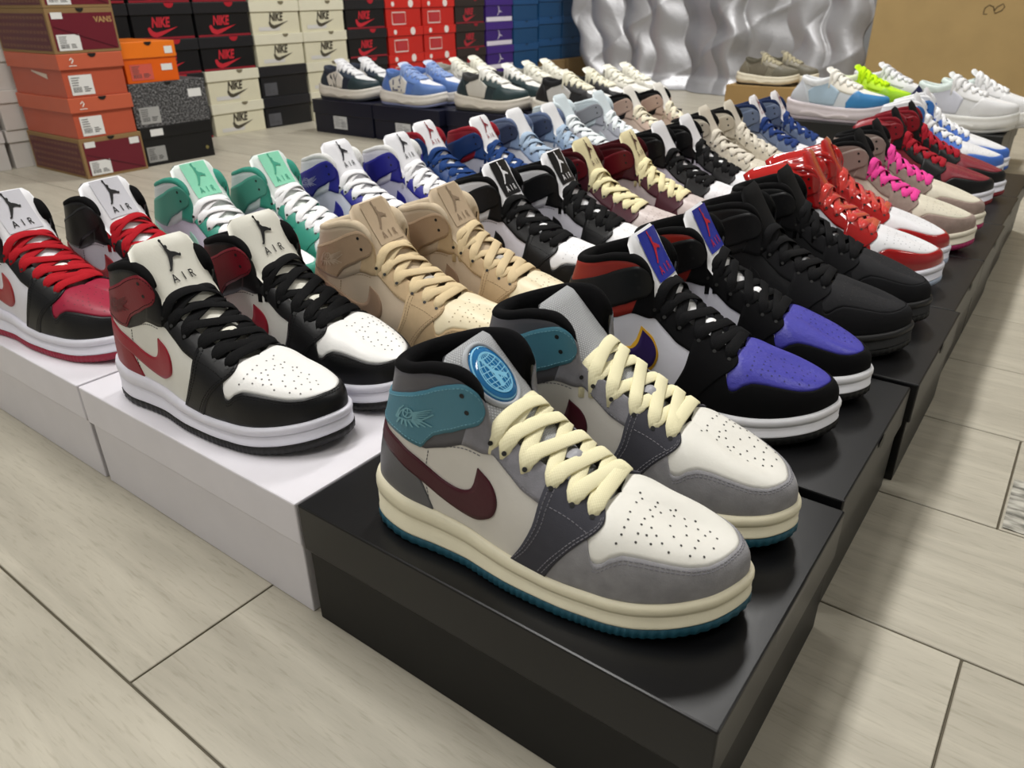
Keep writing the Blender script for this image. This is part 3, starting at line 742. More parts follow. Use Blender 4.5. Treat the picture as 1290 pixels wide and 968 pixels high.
pair((-1.00, .985), (-.965, 1.035), 9, CW('#D2D2DE', '#EDEDF0', '#27477E', '#27477E', '#1E3868', '#8E1D2A', '#8A1C28', '#ECECEE', '#234076', SOLE, '#27477E', '#1B2A50', emblem='#8a2430', tab='#F2F2F2', perf='#c8c8cc'),
     'navy sneaker with red collar and white tongue')
pair((-.965, 1.170), (-.955, 1.268), 9, CW('#D8DAE0', '#E6E8EC', '#7C94B6', '#8AA0BE', '#3C4660', '#6E7C98', '#62708e', '#ECECEE', '#A6BAD0', SOLE, '#7C94B6', '#42547A', emblem=None, perf='#b8bcc4'),
     'washed denim blue sneaker with slate ankle flap')
pair((-1.015, 1.415), (-.985, 1.485), 9, CW('#BFC0C8', '#E2E6EA', '#9A9CA6', '#A4A6B0', '#8E9096', '#C8D4DA', '#CFDADF', '#D4DFE4', '#EAF0F2', SOLE, '#9A9CA6', '#D4DFE4', emblem=None, perf='#b8bcc4'),
     'pale grey sneaker with icy white tongue and laces')
pair((-.970, 1.618), (-.950, 1.712), 9, CW('#CDB8A8', '#DDD3C4', '#C2A998', '#C6AE9E', '#B99F90', '#121213', '#0f0f10', '#E8E4DC', '#E8E0C8', SOLE, '#C2A998', '#1a1a1a', emblem=None, perf='#a0907f'),
     'dusty pink-beige sneaker with black collar lining and cream laces')

# ================================================================== THE SETTING
def floor_mat():
    M = bpy.data.materials.new('wood_look_tile'); M.use_nodes = True; nt = M.node_tree; N = nt.nodes; L = nt.links; b = N['Principled BSDF']
    tc = N.new('ShaderNodeTexCoord'); oi = N.new('ShaderNodeObjectInfo')
    mp = N.new('ShaderNodeMapping'); mp.inputs['Scale'].default_value = (1.6, 16, 1); L.new(tc.outputs['Object'], mp.inputs['Vector'])
    ad = N.new('ShaderNodeVectorMath'); ad.operation = 'ADD'; mu = N.new('ShaderNodeMath'); mu.operation = 'MULTIPLY'; mu.inputs[1].default_value = 37.0
    L.new(oi.outputs['Random'], mu.inputs[0]); L.new(mp.outputs[0], ad.inputs[0]); L.new(mu.outputs[0], ad.inputs[1])
    n1 = N.new('ShaderNodeTexNoise'); n1.inputs['Scale'].default_value = 2.2; n1.inputs['Detail'].default_value = 6; n1.inputs['Roughness'].default_value = .62; n1.inputs['Distortion'].default_value = .8
    L.new(ad.outputs[0], n1.inputs['Vector'])
    cr = N.new('ShaderNodeValToRGB'); cr.color_ramp.elements[0].position = .32; cr.color_ramp.elements[1].position = .68
    cr.color_ramp.elements[0].color = srgb('#A9A394'); cr.color_ramp.elements[1].color = srgb('#BDB7A7')
    L.new(n1.outputs['Fac'], cr.inputs[0])
    mp2 = N.new('ShaderNodeMapping'); mp2.inputs['Scale'].default_value = (28, 240, 1); L.new(tc.outputs['Object'], mp2.inputs['Vector'])
    ad2 = N.new('ShaderNodeVectorMath'); ad2.operation = 'ADD'; L.new(mp2.outputs[0], ad2.inputs[0]); L.new(mu.outputs[0], ad2.inputs[1])
    n2 = N.new('ShaderNodeTexNoise'); n2.inputs['Scale'].default_value = 1.5; n2.inputs['Detail'].default_value = 4; L.new(ad2.outputs[0], n2.inputs['Vector'])
    cr2 = N.new('ShaderNodeValToRGB'); cr2.color_ramp.elements[0].position = .30; cr2.color_ramp.elements[1].position = .46
    cr2.color_ramp.elements[0].color = (.86, .85, .83, 1); cr2.color_ramp.elements[1].color = (1, 1, 1, 1)
    L.new(n2.outputs['Fac'], cr2.inputs[0])
    mx = N.new('ShaderNodeMix'); mx.data_type = 'RGBA'; mx.blend_type = 'MULTIPLY'; mx.inputs['Factor'].default_value = 1.0
    L.new(cr.outputs[0], mx.inputs['A']); L.new(cr2.outputs[0], mx.inputs['B'])
    # dirt specks
    n3 = N.new('ShaderNodeTexNoise'); n3.inputs['Scale'].default_value = 45; n3.inputs['Detail'].default_value = 2; L.new(tc.outputs['Object'], n3.inputs['Vector'])
    cr3 = N.new('ShaderNodeValToRGB'); cr3.color_ramp.elements[0].position = .21; cr3.color_ramp.elements[1].position = .24
    cr3.color_ramp.elements[0].color = (.35, .32, .28, 1); cr3.color_ramp.elements[1].color = (1, 1, 1, 1); L.new(n3.outputs['Fac'], cr3.inputs[0])
    mx2 = N.new('ShaderNodeMix'); mx2.data_type = 'RGBA'; mx2.blend_type = 'MULTIPLY'; mx2.inputs['Factor'].default_value = 1.0
    L.new(mx.outputs['Result'], mx2.inputs['A']); L.new(cr3.outputs[0], mx2.inputs['B'])
    L.new(mx2.outputs['Result'], b.inputs['Base Color'])
    b.inputs['Roughness'].default_value = .42
    bu = N.new('ShaderNodeBump'); bu.inputs['Strength'].default_value = .12; bu.inputs['Distance'].default_value = .001
    L.new(n2.outputs['Fac'], bu.inputs['Height']); L.new(bu.outputs[0], b.inputs['Normal'])
    return M
FM = floor_mat()
X0, X1, Y0, Y1 = -3.4, 3.0, -2.4, 5.2
fl = add_obj('floor', box_mesh('floor', X0, X1, Y0, Y1, -.08, -.0022, 0), mat('#57503F', 'plain')); tag(fl, 'pale grey-beige wood-look plank tile floor with dark joints', kind='structure')
PL, PW, G = 1.018, .2, .0010
me_full = box_mesh('plank', -PL / 2 + G, PL / 2 - G, -PW / 2 + G, PW / 2 - G, -.010, 0, .0006, 1)
row = 0; y = .1485 - 13 * PW
while y < Y1 - .01:
    k = round((y - .1485) / PW)
    off = -.483 if k % 2 == 0 else .0265
    x = off - 5 * PL
    while x < X1:
        a, b_ = max(x, X0), min(x + PL, X1)
        if b_ - a > .03 and y + PW > Y0:
            ya, yb = max(y, Y0), min(y + PW, Y1)
            if a == x and b_ == x + PL and ya == y and yb == y + PW: me_ = me_full
            else: me_ = box_mesh('plank', -(b_ - a) / 2 + G, (b_ - a) / 2 - G, -(yb - ya) / 2 + G, (yb - ya) / 2 - G, -.010, 0, .0006, 1)
            o = add_obj('plank', me_, FM, fl); o.location = ((a + b_) / 2, (ya + yb) / 2, 0)
        x += PL
    y += PW
WM = mat('#B0B2B4', 'plain')
def struct(name, me, m_): return tag(add_obj(name, me, m_), kind='structure')
struct('wall_left', box_mesh('w', X0 - .1, X0, Y0 - .1, Y1 + .1, -.08, CEIL, 0), WM)['label'] = 'plain off-white wall behind the stacked shoeboxes'
struct('wall_back', box_mesh('w', X0, X1, Y1, Y1 + .1, -.08, CEIL, 0), WM)['label'] = 'plain off-white back wall behind foil sheet and carton'
struct('wall_right', box_mesh('w', X1, X1 + .1, Y0 - .1, Y1 + .1, -.08, CEIL, 0), WM)['label'] = 'plain off-white wall on the aisle side'
struct('wall_front', box_mesh('w', X0, X1, Y0 - .1, Y0, -.08, CEIL, 0), WM)['label'] = 'plain off-white wall behind the camera'
struct('ceiling', box_mesh('w', X0 - .1, X1 + .1, Y0 - .1, Y1 + .1, CEIL, CEIL + .1, 0), mat('#E6E4DE', 'plain'))['label'] = 'flat off-white ceiling carrying light panels'
em = bpy.data.materials.new('lamp_diffuser'); em.use_nodes = True
eb = em.node_tree.nodes['Principled BSDF']; eb.inputs['Emission Color'].default_value = (1, .97, .92, 1); eb.inputs['Emission Strength'].default_value = 3; eb.inputs['Base Color'].default_value = (.9, .9, .9, 1)
for i, (lx, ly, p) in enumerate(LAMPS):
    r = empty('ceiling_lamp', (lx, ly, CEIL)); tag(r, 'long white ceiling light panel above the shoe display', 'lamp', 'ceiling light panels')
    add_obj('housing', box_mesh('h', -LAMP_W / 2 - .02, LAMP_W / 2 + .02, -LAMP_L / 2 - .02, LAMP_L / 2 + .02, -.05, 0, .003), mat('#F0F0F0', 'plain'), r)
    add_obj('diffuser', box_mesh('d', -LAMP_W / 2, LAMP_W / 2, -LAMP_L / 2, LAMP_L / 2, -.056, -.048, .001), em, r)
    ld = bpy.data.lights.new('lamp_light', 'AREA'); ld.shape = 'RECTANGLE'; ld.size = LAMP_W; ld.size_y = LAMP_L; ld.energy = p; ld.color = (1, .985, .96)
    lo = bpy.data.objects.new('lamp_light', ld); COL.objects.link(lo); lo.parent = r; lo.location = (0, 0, -.062)

# ================================================================== SHOEBOXES
def flat_obj(name, geo, fn, material, parent):
    V, F = geo; return add_obj(name, mk_mesh(name, [fn(x, y) for x, y in V], F, False), material, parent)
def quad(x0, x1, y0, y1): return [(x0, y0), (x1, y0), (x1, y1), (x0, y1)], [(0, 1, 2, 3)]
def notch_geo(cx, y, r):
    V = [(cx + r * math.cos(a), y - r * .85 * math.sin(a)) for a in np.linspace(0, math.pi, 12)]; return V, [tuple(range(12))]

def shoebox(x0, x1, y0, y1, z, h, lid, col, label, group=None, lidcol=None, kind='card', lidh=.042, over=.003, notch=None, name='shoebox'):
    """box resting at height z; returns (root, face function for the +x end and -y side)"""
    r = empty(name, ((x0 + x1) / 2, (y0 + y1) / 2, z)); tag(r, label, 'box', group)
    a, b = (x1 - x0) / 2, (y1 - y0) / 2
    o = over if lid else 0
    body = add_obj('body', box_mesh('body', -a + o, a - o, -b + o, b - o, 0, h - .001 if lid else h, .0012), mat(col, 'dark_card' if kind == 'gloss_card' else kind), r)
    ld = body
    if lid: ld = add_obj('lid', box_mesh('lid', -a, a, -b, b, h - lidh, h, .0016), mat(lidcol or col, kind), r)
    def end(u, v, off=.0006):     # +x end, u from left(-y) to right (+y), measured from centre; v = height; on lid or body plane
        xx = a + off - (0 if (not lid or v > h - lidh) else o)
        return (xx, u, v)
    def side(u, v, off=.0006):    # -y side, u along x from centre
        yy = -b - off + (0 if (not lid or v > h - lidh) else o)
        return (u, yy, v)
    if notch:
        nr = .011
        f = end if notch == 'end' else side
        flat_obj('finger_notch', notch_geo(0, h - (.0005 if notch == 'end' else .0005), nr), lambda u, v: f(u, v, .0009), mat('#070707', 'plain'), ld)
    return r, body, ld, end, side, a, b, h

def price_label(parent, fn, cx, cy, w, h, bars=True, col='#E4E4E2'):
    l = flat_obj('sticker', quad(cx - w / 2, cx + w / 2, cy - h / 2, cy + h / 2), lambda u, v: fn(u, v, .0010), mat(col, 'plain'), parent)
    if bars:
        g = []
        rs = random.Random(int(cx * 1e5) + int(w * 1e5) + len(bpy.data.objects))
        n = 9
        for i in range(n):
            xx = cx - w * .40 + w * .34 * i / (n - 1); g.append(([(xx, cy - h * .36), (xx, cy - h * .08)], w * .018 * rs.uniform(.6, 1.6), w * .018))
        for i in range(4):
            yy = cy + h * (.36 - .12 * i); g.append(([(cx - w * .42, yy), (cx - w * (.05 + .1 * rs.random()), yy)], h * .04, h * .04))
        for i in range(3):
            yy = cy - h * (.12 + .10 * i); g.append(([(cx + w * .06, yy), (cx + w * (.25 + .14 * rs.random()), yy)], h * .045, h * .045))
        flat_obj('sticker_print', stroke_geo(g), lambda u, v: fn(u, v, .0014), mat('#4a4a4c', 'plain'), l)
    return l

def text_on(parent, fn, txt, cx, cy, size, col, shear=0, bold=0, xs=1, name='lettering', off=.0012):
    V, F = text_geo(txt, size, shear, bold, xs)
    return flat_obj(name, ([(cx + x, cy + y) for x, y in V], F), lambda u, v: fn(u, v, off), mat(col, 'plain'), parent)
def swoosh_on(parent, fn, cx, cy, w, h, col, off=.0012):
    V, F = swoosh_geo(w, h); return flat_obj('swoosh_mark', ([(cx + x - w / 2, cy + y - h / 2) for x, y in V], F), lambda u, v: fn(u, v, off), mat(col, 'plain'), parent)

# column of black boxes on the aisle side
C1 = [(.279, .518), (.530, .763), (.772, 1.010), (1.011, 1.247), (1.248, 1.475), (1.476, 1.704), (1.705, 1.94)]
UND1 = ['the grey suede pair with cream laces', 'the purple-toed pair', 'the all-black pair', 'the shiny red patent pair', 'the pink-laced pair', 'the dark red and black pair', 'the sky blue and white pair']
XR = [-.075, -.079, -.073, -.079, -.079, -.083, -.086]
for i, (ya, yb) in enumerate(C1):
    xr = XR[i]
    B = shoebox(xr - .345, xr, ya, yb, 0, H, True, '#0a0a0b', 'black lidded shoebox under ' + UND1[i], kind='gloss_card' if i == 0 else 'card', lidcol='#0e0e10', notch=None if i == 0 else 'end', lidh=.044)
    if i == 0:
        flat_obj('tuck_slot', stroke_geo([([(-.03, H - .0015), (.03, H - .0015)], .0012, .0012), ([(-.03, H - .001), (-.03, H - .013)], .0008, .0008)]), lambda u, v: B[3](u, v, .0010), mat('#8a8a8c', 'plain'), B[2])
C2 = [(.279 + .217 * i, .279 + .217 * (i + 1) - .002) for i in range(7)]
UND2 = ['the ivory-tongued white and black pair', 'the tan pair', 'the black and white pair with black tongue labels', 'the maroon pair', 'the black white-toed pair', 'the plain cream pair', 'the slate blue pair']
UND3 = ['the crimson-toed pair', 'the mint green pair', 'the royal blue pair', 'the navy pair with red collars', 'the denim blue pair', 'the pale grey icy-tongued pair', 'the dusty beige pair']
for i, (ya, yb) in enumerate(C2):
    for c, (xl, xr, UND) in enumerate(((-.765, -.4235, UND2), (-1.110, -.7685, UND3))):
        col = '#DAD7DC' if i == 0 else '#1E1E20'
        shoebox(xl, xr, ya, yb, 0, .116, True, col, ('white' if i == 0 else 'black') + ' lidded shoebox under ' + UND[i], lidcol='#E0DDE3' if i == 0 else None)

# ---- place the display pairs
for (nh, fh, rz, cw, label, skip, z0) in PAIRS:
    zz = H if nh[0] > -.45 else .116
    g = 'pair: ' + label
    jit = 0 if cw is front else random.uniform(-1, 1)
    a = sneaker('high' if cw is front else 'high_long', 0, nh, math.radians(rz + jit), cw, label, g, zz, skip=skip)
    b = sneaker('high' if cw is front else 'high_long', 1, fh, math.radians(rz + jit), cw, label, g, zz, skip=skip)
    if cw is front:
        a['label'] = 'grey suede and white sneaker with a round blue globe badge on its tongue'
        b['label'] = 'grey suede and white sneaker with cream laces and a plain grey tongue'
        tng = [c for c in a.children if c.name.startswith('tongue')][0]
        o = add_obj('badge', BADGE[0], mat('#1E6FA8', 'patent'), tng); o['label'] = 'round glossy blue badge'
        add_obj('badge_lines', BADGE[1], mat('#7FC4E4', 'plain'), tng)
        add_obj('badge_rim', BADGE[2], mat('#A9ADB2', 'leather'), tng)

def strap(root, p0, p1, wd, m_, droop=.012):
    k = np.linspace(0, 1, 12)[:, None]; path = np.array(p0) * (1 - k) + np.array(p1) * k; path[:, 2] += .004 * np.sin(k[:, 0] * math.pi) - droop * k[:, 0]
    V, F = sweep(path, [wd * (1 if i < 10 else .8 if i == 10 else .4) for i in range(12)], .0028, (.5, -.5, 1))
    o = add_obj('open_strap', mk_mesh('open_strap', V, F), m_, root); o['label'] = 'ankle strap hanging open'
for o in [o for o in COL.objects if o.get('category') == 'shoe']:
    if o['label'].startswith('shiny red patent'): strap(o, (.100, -.020, .142), (.022, -.066, .146), .024, mat('#B81E1E', 'patent'))
    if o['label'].startswith('dark red and black'): strap(o, (.100, -.020, .142), (.032, -.062, .142), .022, mat('#8E1A26', 'leather'))

# ================================================================== STACKED BOXES AT THE LEFT
LV = [0, .112, .222, .335, .448]
def stack_label(desc, k): return desc
# patterned maroon / orange stack
def maroon(z, h, label, spr, big):
    r, body, ld, end, side, a, b, h = shoebox(-2.650, -2.325, 1.045, 1.232, z, h, False, '#8D7048', label, kind='kraft')
    flat_obj('end_panel', quad(-b + .008, b - .006, .008, h - .012), lambda u, v: end(u, v, .0006), mat('#6A1F2C', 'card'), body)
    g = stroke_geo([([(-b + .012, h * .60), (b - .012, .010)], .003, .003)])
    flat_obj('fold_line', g, lambda u, v: end(u, v, .0011), mat('#4c141e', 'card'), body)
    sp = flat_obj('side_panel', quad(-a + .012, a - .010, .008, h - .012), lambda u, v: side(u, v, .0006), mat('#5A1C26', 'card'), body)
    g = []
    for i in range(14):
        for j in range(5):
            cx = -a + .03 + i * .021 + (j % 2) * .010; cy = .018 + j * .018
            if cx < a - .02: g.append(([(cx - .007, cy + .004), (cx - .002, cy - .004), (cx + .003, cy + .004), (cx + .008, cy - .004)], .0035, .0035))
    flat_obj('side_pattern', stroke_geo(g), lambda u, v: side(u, v, .0011), mat('#8F6A4C', 'card'), sp)
    price_label(body, end, -b + .045, .028, .062, .040)
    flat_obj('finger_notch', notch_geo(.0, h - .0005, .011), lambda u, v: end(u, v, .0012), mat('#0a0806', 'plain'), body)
    price_label(body, end, -b + .028, h - .018, .03, .016, False)
    if big: text_on(body, end, 'VANS', b - .035, h - .036, .020, '#B08C5A', bold=.0006)
    else: price_label(body, end, b - .026, h - .022, .03, .018, False)
maroon(LV[0], .1115, 'kraft box with maroon patterned panels at the floor under two orange boxes', True, False)
def orange(z, h, label):
    r, body, ld, end, side, a, b, h = shoebox(-2.645, -2.322, 1.043, 1.228, z, h, True, '#B8553C', label, lidh=.040, over=.005, lidcol='#C46044')
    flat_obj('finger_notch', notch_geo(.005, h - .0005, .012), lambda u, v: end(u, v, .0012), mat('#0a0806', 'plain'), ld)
    flat_obj('chevron_mark', stroke_geo([([(-.060, h - .016), (-.054, h - .010), (-.050, h - .016), (-.056, h - .024)], .003, .003), ([(-.065, h - .030), (-.044, h - .030)], .002, .002)]), lambda u, v: end(u, v, .0012), mat('#F2EDE6', 'plain'), ld)
    price_label(body, end, -.040, .032, .064, .052)
    return side, body, a, h
orange(LV[1], .1095, 'bright orange lidded shoebox resting on the lowest maroon patterned box')
S_, b_, a_, h_ = orange(LV[2], .1125, 'bright orange lidded shoebox with a white paper strip on its long side')
flat_obj('paper_strip', ([(-.02, .068), (.07, .060), (.07, .046), (-.02, .064)], [(0, 1, 2, 3)]), lambda u, v: S_(u, v, .0012), mat('#D8C4B4', 'plain'), b_)
maroon(LV[3], .1125, 'kraft box with maroon panels and brand lettering on top of orange boxes', True, True)
maroon(LV[4], .1120, 'topmost kraft and maroon patterned box of its stack', True, False)
# black column with a small orange box on top
r, body, ld, end, side, a, b, h = shoebox(-2.650, -2.345, 1.242, 1.486, 0, .1145, True, '#161617', 'plain black shoebox with two stickers standing on floor beside maroon box', lidh=.034, notch='end')
price_label(body, end, -.082, .034, .062, .046, col='#9a9a98'); price_label(ld, end, -.07, .098, .042, .020, False)
flat_obj('gold_mark', stroke_geo([('disc', .095, .03, .006)]), lambda u, v: end(u, v, .001), mat('#7d7240', 'plain'), body)
r, body, ld, end, side, a, b, h = shoebox(-2.650, -2.345, 1.236, 1.490, .115, .126, False, '#1c1c1e', 'black and grey speckled shoebox under the small orange box', kind='speckle')
price_label(body, end, -.078, .034, .066, .048, col='#a5a5a3'); price_label(body, end, .085, .086, .046, .024, False)
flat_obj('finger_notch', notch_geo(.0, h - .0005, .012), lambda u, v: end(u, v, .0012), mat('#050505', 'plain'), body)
r, body, ld, end, side, a, b, h = shoebox(-2.60, -2.345, 1.238, 1.412, .2415, .113, True, '#E06014', 'small vivid orange shoebox with red sticker on speckled black box', lidh=.045, lidcol='#EE7A1E')
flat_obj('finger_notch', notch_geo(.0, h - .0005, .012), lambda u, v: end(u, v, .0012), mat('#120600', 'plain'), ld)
price_label(body, end, -.035, .030, .070, .044, True, col='#D05848'); price_label(body, end, .048, .040, .036, .018, False); price_label(ld, end, .062, .088, .026, .020, False)

# wall of stacked boxes, ends facing the aisle
XW = -2.662
def nike_box(y0, z, h, style, label, group):
    base = {'cream': '#DDD8BE', 'blackred': '#18181a', 'black': '#202022', 'red': '#C32A22', 'brown': '#2E2622', 'purple': '#3E2474', 'blue': '#1F4A74', 'plain': '#CFCAC4'}[style]
    lidc = {'cream': '#E2DEC8', 'blackred': '#232326', 'black': '#26262a', 'red': '#CC2C24', 'brown': '#332a26', 'purple': '#452a80', 'blue': '#235080', 'plain': '#D6D2CC'}[style]
    r, body, ld, end, side, a, b, h = shoebox(XW - .335, XW - random.uniform(0, .008), y0 + .002, y0 + .234, z, h, True, base, label, group, lidcol=lidc, lidh=.036, over=.004)
    if style == 'cream':
        flat_obj('finger_notch', notch_geo(.03, h - .0005, .014), lambda u, v: end(u, v, .001), mat('#7a725a', 'plain'), ld)
        text_on(body, end, 'NIKE', .0, .046, .040, '#3E382C', shear=.25, bold=.0016, xs=.72); swoosh_on(body, end, .012, .036, .095, .040, '#4a4436')
        price_label(body, end, -.035, .018, .10, .014, False, col='#D6D4D0')
    elif style == 'blackred':
        text_on(body, end, 'NIKE', -.012, .040, .042, '#C22030', shear=.25, bold=.0016, xs=.72); swoosh_on(body, end, -.004, .030, .115, .046, '#C22030')
        flat_obj('red_rim', quad(-b + .006, b - .006, .001, .008), lambda u, v: end(u, v, .0012), mat('#8E2430', 'card'), body)
        flat_obj('finger_notch', notch_geo(.03, h - .0005, .018), lambda u, v: end(u, v, .001), mat('#B02230', 'card'), ld)
    elif style == 'black':
        price_label(body, end, -.07, .030, .060, .046, col='#55555a')
    elif style == 'red':
        g = [([(-.075, .012), (-.075, .060), (.01, .060), (.01, .012), (-.075, .012)], .005, .005)]
        flat_obj('label_frame', stroke_geo(g), lambda u, v: end(u, v, .001), mat('#E8D2CC', 'plain'), body)
        flat_obj('label_print', quad(-.062, .0, .018, .054), lambda u, v: end(u, v, .0009), mat('#B8343A', 'plain'), body)
        flat_obj('round_stickers', stroke_geo([('disc', .045, .0955, .0165), ('disc', -.07, .094, .010)]), lambda u, v: end(u, max(v, h - .035), .001), mat('#EFE4E0', 'plain'), ld)
    elif style == 'brown':
        text_on(body, end, 'NIKE', -.01, .040, .040, '#B02634', shear=.25, bold=.0016, xs=.72); swoosh_on(body, end, -.004, .030, .10, .044, '#B02634')
        flat_obj('red_rim', quad(-b + .006, b - .006, .001, .007), lambda u, v: end(u, v, .0012), mat('#8E2430', 'card'), body)
        flat_obj('finger_notch', notch_geo(.04, h - .0005, .016), lambda u, v: end(u, v, .001), mat('#9a2230', 'card'), ld)
    elif style == 'purple':
        flat_obj('white_band', quad(-b + .006, b - .006, .003, .024), lambda u, v: end(u, v, .0012), mat('#E4DEEA', 'plain'), body)
        flat_obj('figure_mark', stroke_geo(xf(JUMP, -.022, .030, .042)), lambda u, v: end(u, v, .0012), mat('#E8E2EE', 'plain'), body)
    elif style == 'blue':
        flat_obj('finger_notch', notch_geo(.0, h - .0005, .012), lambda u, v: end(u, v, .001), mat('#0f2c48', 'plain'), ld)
    elif style == 'plain':
        price_label(body, end, .03, .030, .10, .020, False, col='#B8B2AC'); flat_obj('dark_strip', quad(-.02, b - .008, .006, .014), lambda u, v: end(u, v, .0012), mat('#3a3632', 'plain'), body)
HT = .1135
WALL = [  # (y0, [styles from the floor up])
 (.752, ['white'] * 2), (.990, ['plain'] * 4), (1.228, ['blackred'] * 5), (1.464, ['blackred'] * 5),
 (1.700, ['cream', 'cream', 'blackred', 'blackred', 'blackred']), (1.936, ['black', 'black', 'cream', 'cream', 'cream']), (2.172, ['cream'] * 5), (2.408, ['blackred'] * 5),
 (2.646, ['red'] * 5), (2.884, ['red'] * 5), (3.122, ['brown'] * 5), (3.360, ['purple'] * 5), (3.598, ['blue'] * 5), (3.836, ['kraftbox', 'blue', 'blue', 'blue', 'blue']), (4.074, ['kraftbox', 'blue', 'blue', 'blue', 'blue'])]
ORD = ['standing on the floor', 'second from the floor', 'third from the floor', 'fourth from the floor', 'fifth from the floor']
NEIGH = {1.228: 'behind the speckled and orange boxes', 1.464: 'beside the cream and black-red stack', 1.700: 'in the stack mixing cream and black-red', 1.936: 'in the stack mixing black and cream', 2.172: 'in the all-cream stack',
         2.408: 'between the all-cream and red stacks', 2.646: 'next to the black-red stack', 2.884: 'next to the brown stack', 3.122: 'between red and purple stacks', 3.360: 'beside the blue stacks', 3.598: 'beside the purple stack', 3.836: 'in the middle blue stack', 4.074: 'in the blue stack nearest the foil'}
DESC = {'cream': 'cream branded shoebox', 'blackred': 'black red-lettered shoebox', 'black': 'dark charcoal shoebox', 'red': 'bright red shoebox', 'brown': 'dark brown shoebox', 'purple': 'purple shoebox with white band', 'blue': 'plain blue shoebox', 'plain': 'pale grey shoebox'}
for y0, styles in WALL:
    z = 0
    for k, st in enumerate(styles):
        if st == 'white':
            shoebox(XW - .34, XW - .005, y0, y0 + .232, z, HT, True, '#CFCCC8', 'plain white shoebox %s, beside the pale grey stack' % ('on the floor' if k == 0 else 'on another white box'), lidcol='#D6D3D0', lidh=.034)
        elif st == 'kraftbox':
            shoebox(XW - .30, XW + .03, y0 + .02, y0 + .225, z, .125, False, '#8F744C', 'small brown cardboard box on the floor under blue shoeboxes', 'cardboard boxes under the blue stack', kind='kraft'); z += .0115
        else:
            lb = '%s %s, %s' % (DESC[st], NEIGH.get(y0, 'behind the maroon and orange stack'), ORD[k])
            nike_box(y0, z, HT, st, lb, DESC[st] + 's in the wall of stacks')
        z += HT + .0003

# ================================================================== BACK ROW OF CHUNKY SNEAKERS ON NAVY BOXES
def LCW(quarter, toe, mud, eye, heel, patch_, lin, tongue, lace, mid, out, inlay=None, letter='#20242c', k='leather', ktongue='leather', kq=None):
    return dict(quarter=(quarter, kq or k), toebox=(toe, k), mudguard=(mud, k), eyestay=(eye, k), heel=(heel, k), patch=(patch_, k), lining=(lin, 'lining'), tongue=(tongue, ktongue), lace=(lace, 'lace'),
                midsole=(mid, 'rubber'), outsole=(out, 'rubber'), insole=('#141414', 'lining'), inlay=(inlay or mid, 'rubber'), letter=letter)
NYC = LCW('#2A3140', '#EDEDEE', '#2F3F44', '#3A4452', '#2A3442', '#E2DCD4', '#3a3f4c', '#D8D8DE', '#F0F0F2', '#E2DCD2', '#3a3c44')
LAC = LCW('#5A7CC0', '#EEEEF2', '#6080BC', '#6C8CCB', '#5A7CC4', '#E2DFDA', '#5f7fbe', '#C8D2E8', '#8FA6D6', '#E4DFD8', '#8a90b4', letter='#30406e')
GRC = LCW('#2D3A3E', '#EEEDE8', '#2F4144', '#3C4A4C', '#2A383C', '#D2CEC6', '#444444', '#E2E0DA', '#EFEEE8', '#DDD6CA', '#4a4844')
BKC = LCW('#2a2a2c', '#EDECEA', '#232325', '#2f2f31', '#232325', '#C8C6C4', '#2b2b2d', '#E0DED2', '#ECE8D2', '#E0DACE', '#3c3a38')
CRC = LCW('#D8D5CA', '#ECEBE6', '#C9C6BC', '#DAD7CA', '#CFCCC0', '#DAD6CC', '#9a988e', '#ECE9DA', '#F0EEE0', '#E4DFD2', '#b0aca0')
NB = '#16182A'
navyx = [(-2.450, -2.126), (-2.120, -1.800), (-1.795, -1.475), (-1.47, -1.16)]
ROWA = [(NYC, 'NY', 'navy and white chunky sneaker with dark monogram letters on its side'), (LAC, 'LA', 'light blue chunky sneaker with monogram letters on white patch'),
        (GRC, None, 'dark green and white chunky sneaker with plain pentagon patch'), (BKC, None, 'black and white chunky sneaker with grey side patch')]
for i, (xa, xb) in enumerate(navyx):
    r, body, ld, end, side, a, b, h = shoebox(xa, xb, 2.0 if i < 2 else 2.03, 2.23 if i < 2 else 2.25, 0, .120, True, NB, 'dark navy shoebox under the %s pair' % ('navy monogram', 'light blue monogram', 'dark green chunky', 'black chunky')[i], lidh=.05)
    if i < 2:
        l = flat_obj('sticker', quad(-.052, .022, .020, .066), lambda u, v: side(u, v, .001), mat('#D4D6D8', 'plain'), body)
        g = [([(-.046, .060 - .006 * j), (-.018 + .02 * (j % 2), .060 - .006 * j)], .002, .002) for j in range(6)] + [([(-.010 + .003 * j, .026), (-.010 + .003 * j, .050)], .0014, .0014) for j in range(9)]
        flat_obj('sticker_print', stroke_geo(g), lambda u, v: side(u, v, .0014), mat('#9a9ca0', 'plain'), l)
    cw, tx, lab = ROWA[i]
    yo = 2.0 if i < 2 else 2.03
    for sd in (0, 1):
        sneaker('low', sd, (xa + .012 + .015 * sd, yo + .053 + .112 * sd), math.radians(4 + random.uniform(-2, 2)), cw, lab, 'pair: ' + lab, .120, text=tx if sd == 0 else None)
# second row behind
ROWB = [(-2.12, -1.80, CRC, 'cream white chunky sneaker standing behind the light blue pair'), (-1.79, -1.47, CRC, 'cream white chunky sneaker standing behind the dark green pair'), (-1.46, -1.14, CRC, 'off-white chunky sneaker standing behind the black chunky pair')]
for (xa, xb, cw, lab) in ROWB:
    shoebox(xa, xb, 2.262, 2.49, 0, .120, True, NB, 'dark navy shoebox under the cream pair ' + lab.split('standing ')[1], lidh=.05)
    for sd in (0, 1):
        sneaker('low', sd, (xa + .02, 2.315 + .11 * sd), math.radians(4 + random.uniform(-2, 2)), cw, lab, 'pair: ' + lab, .120)

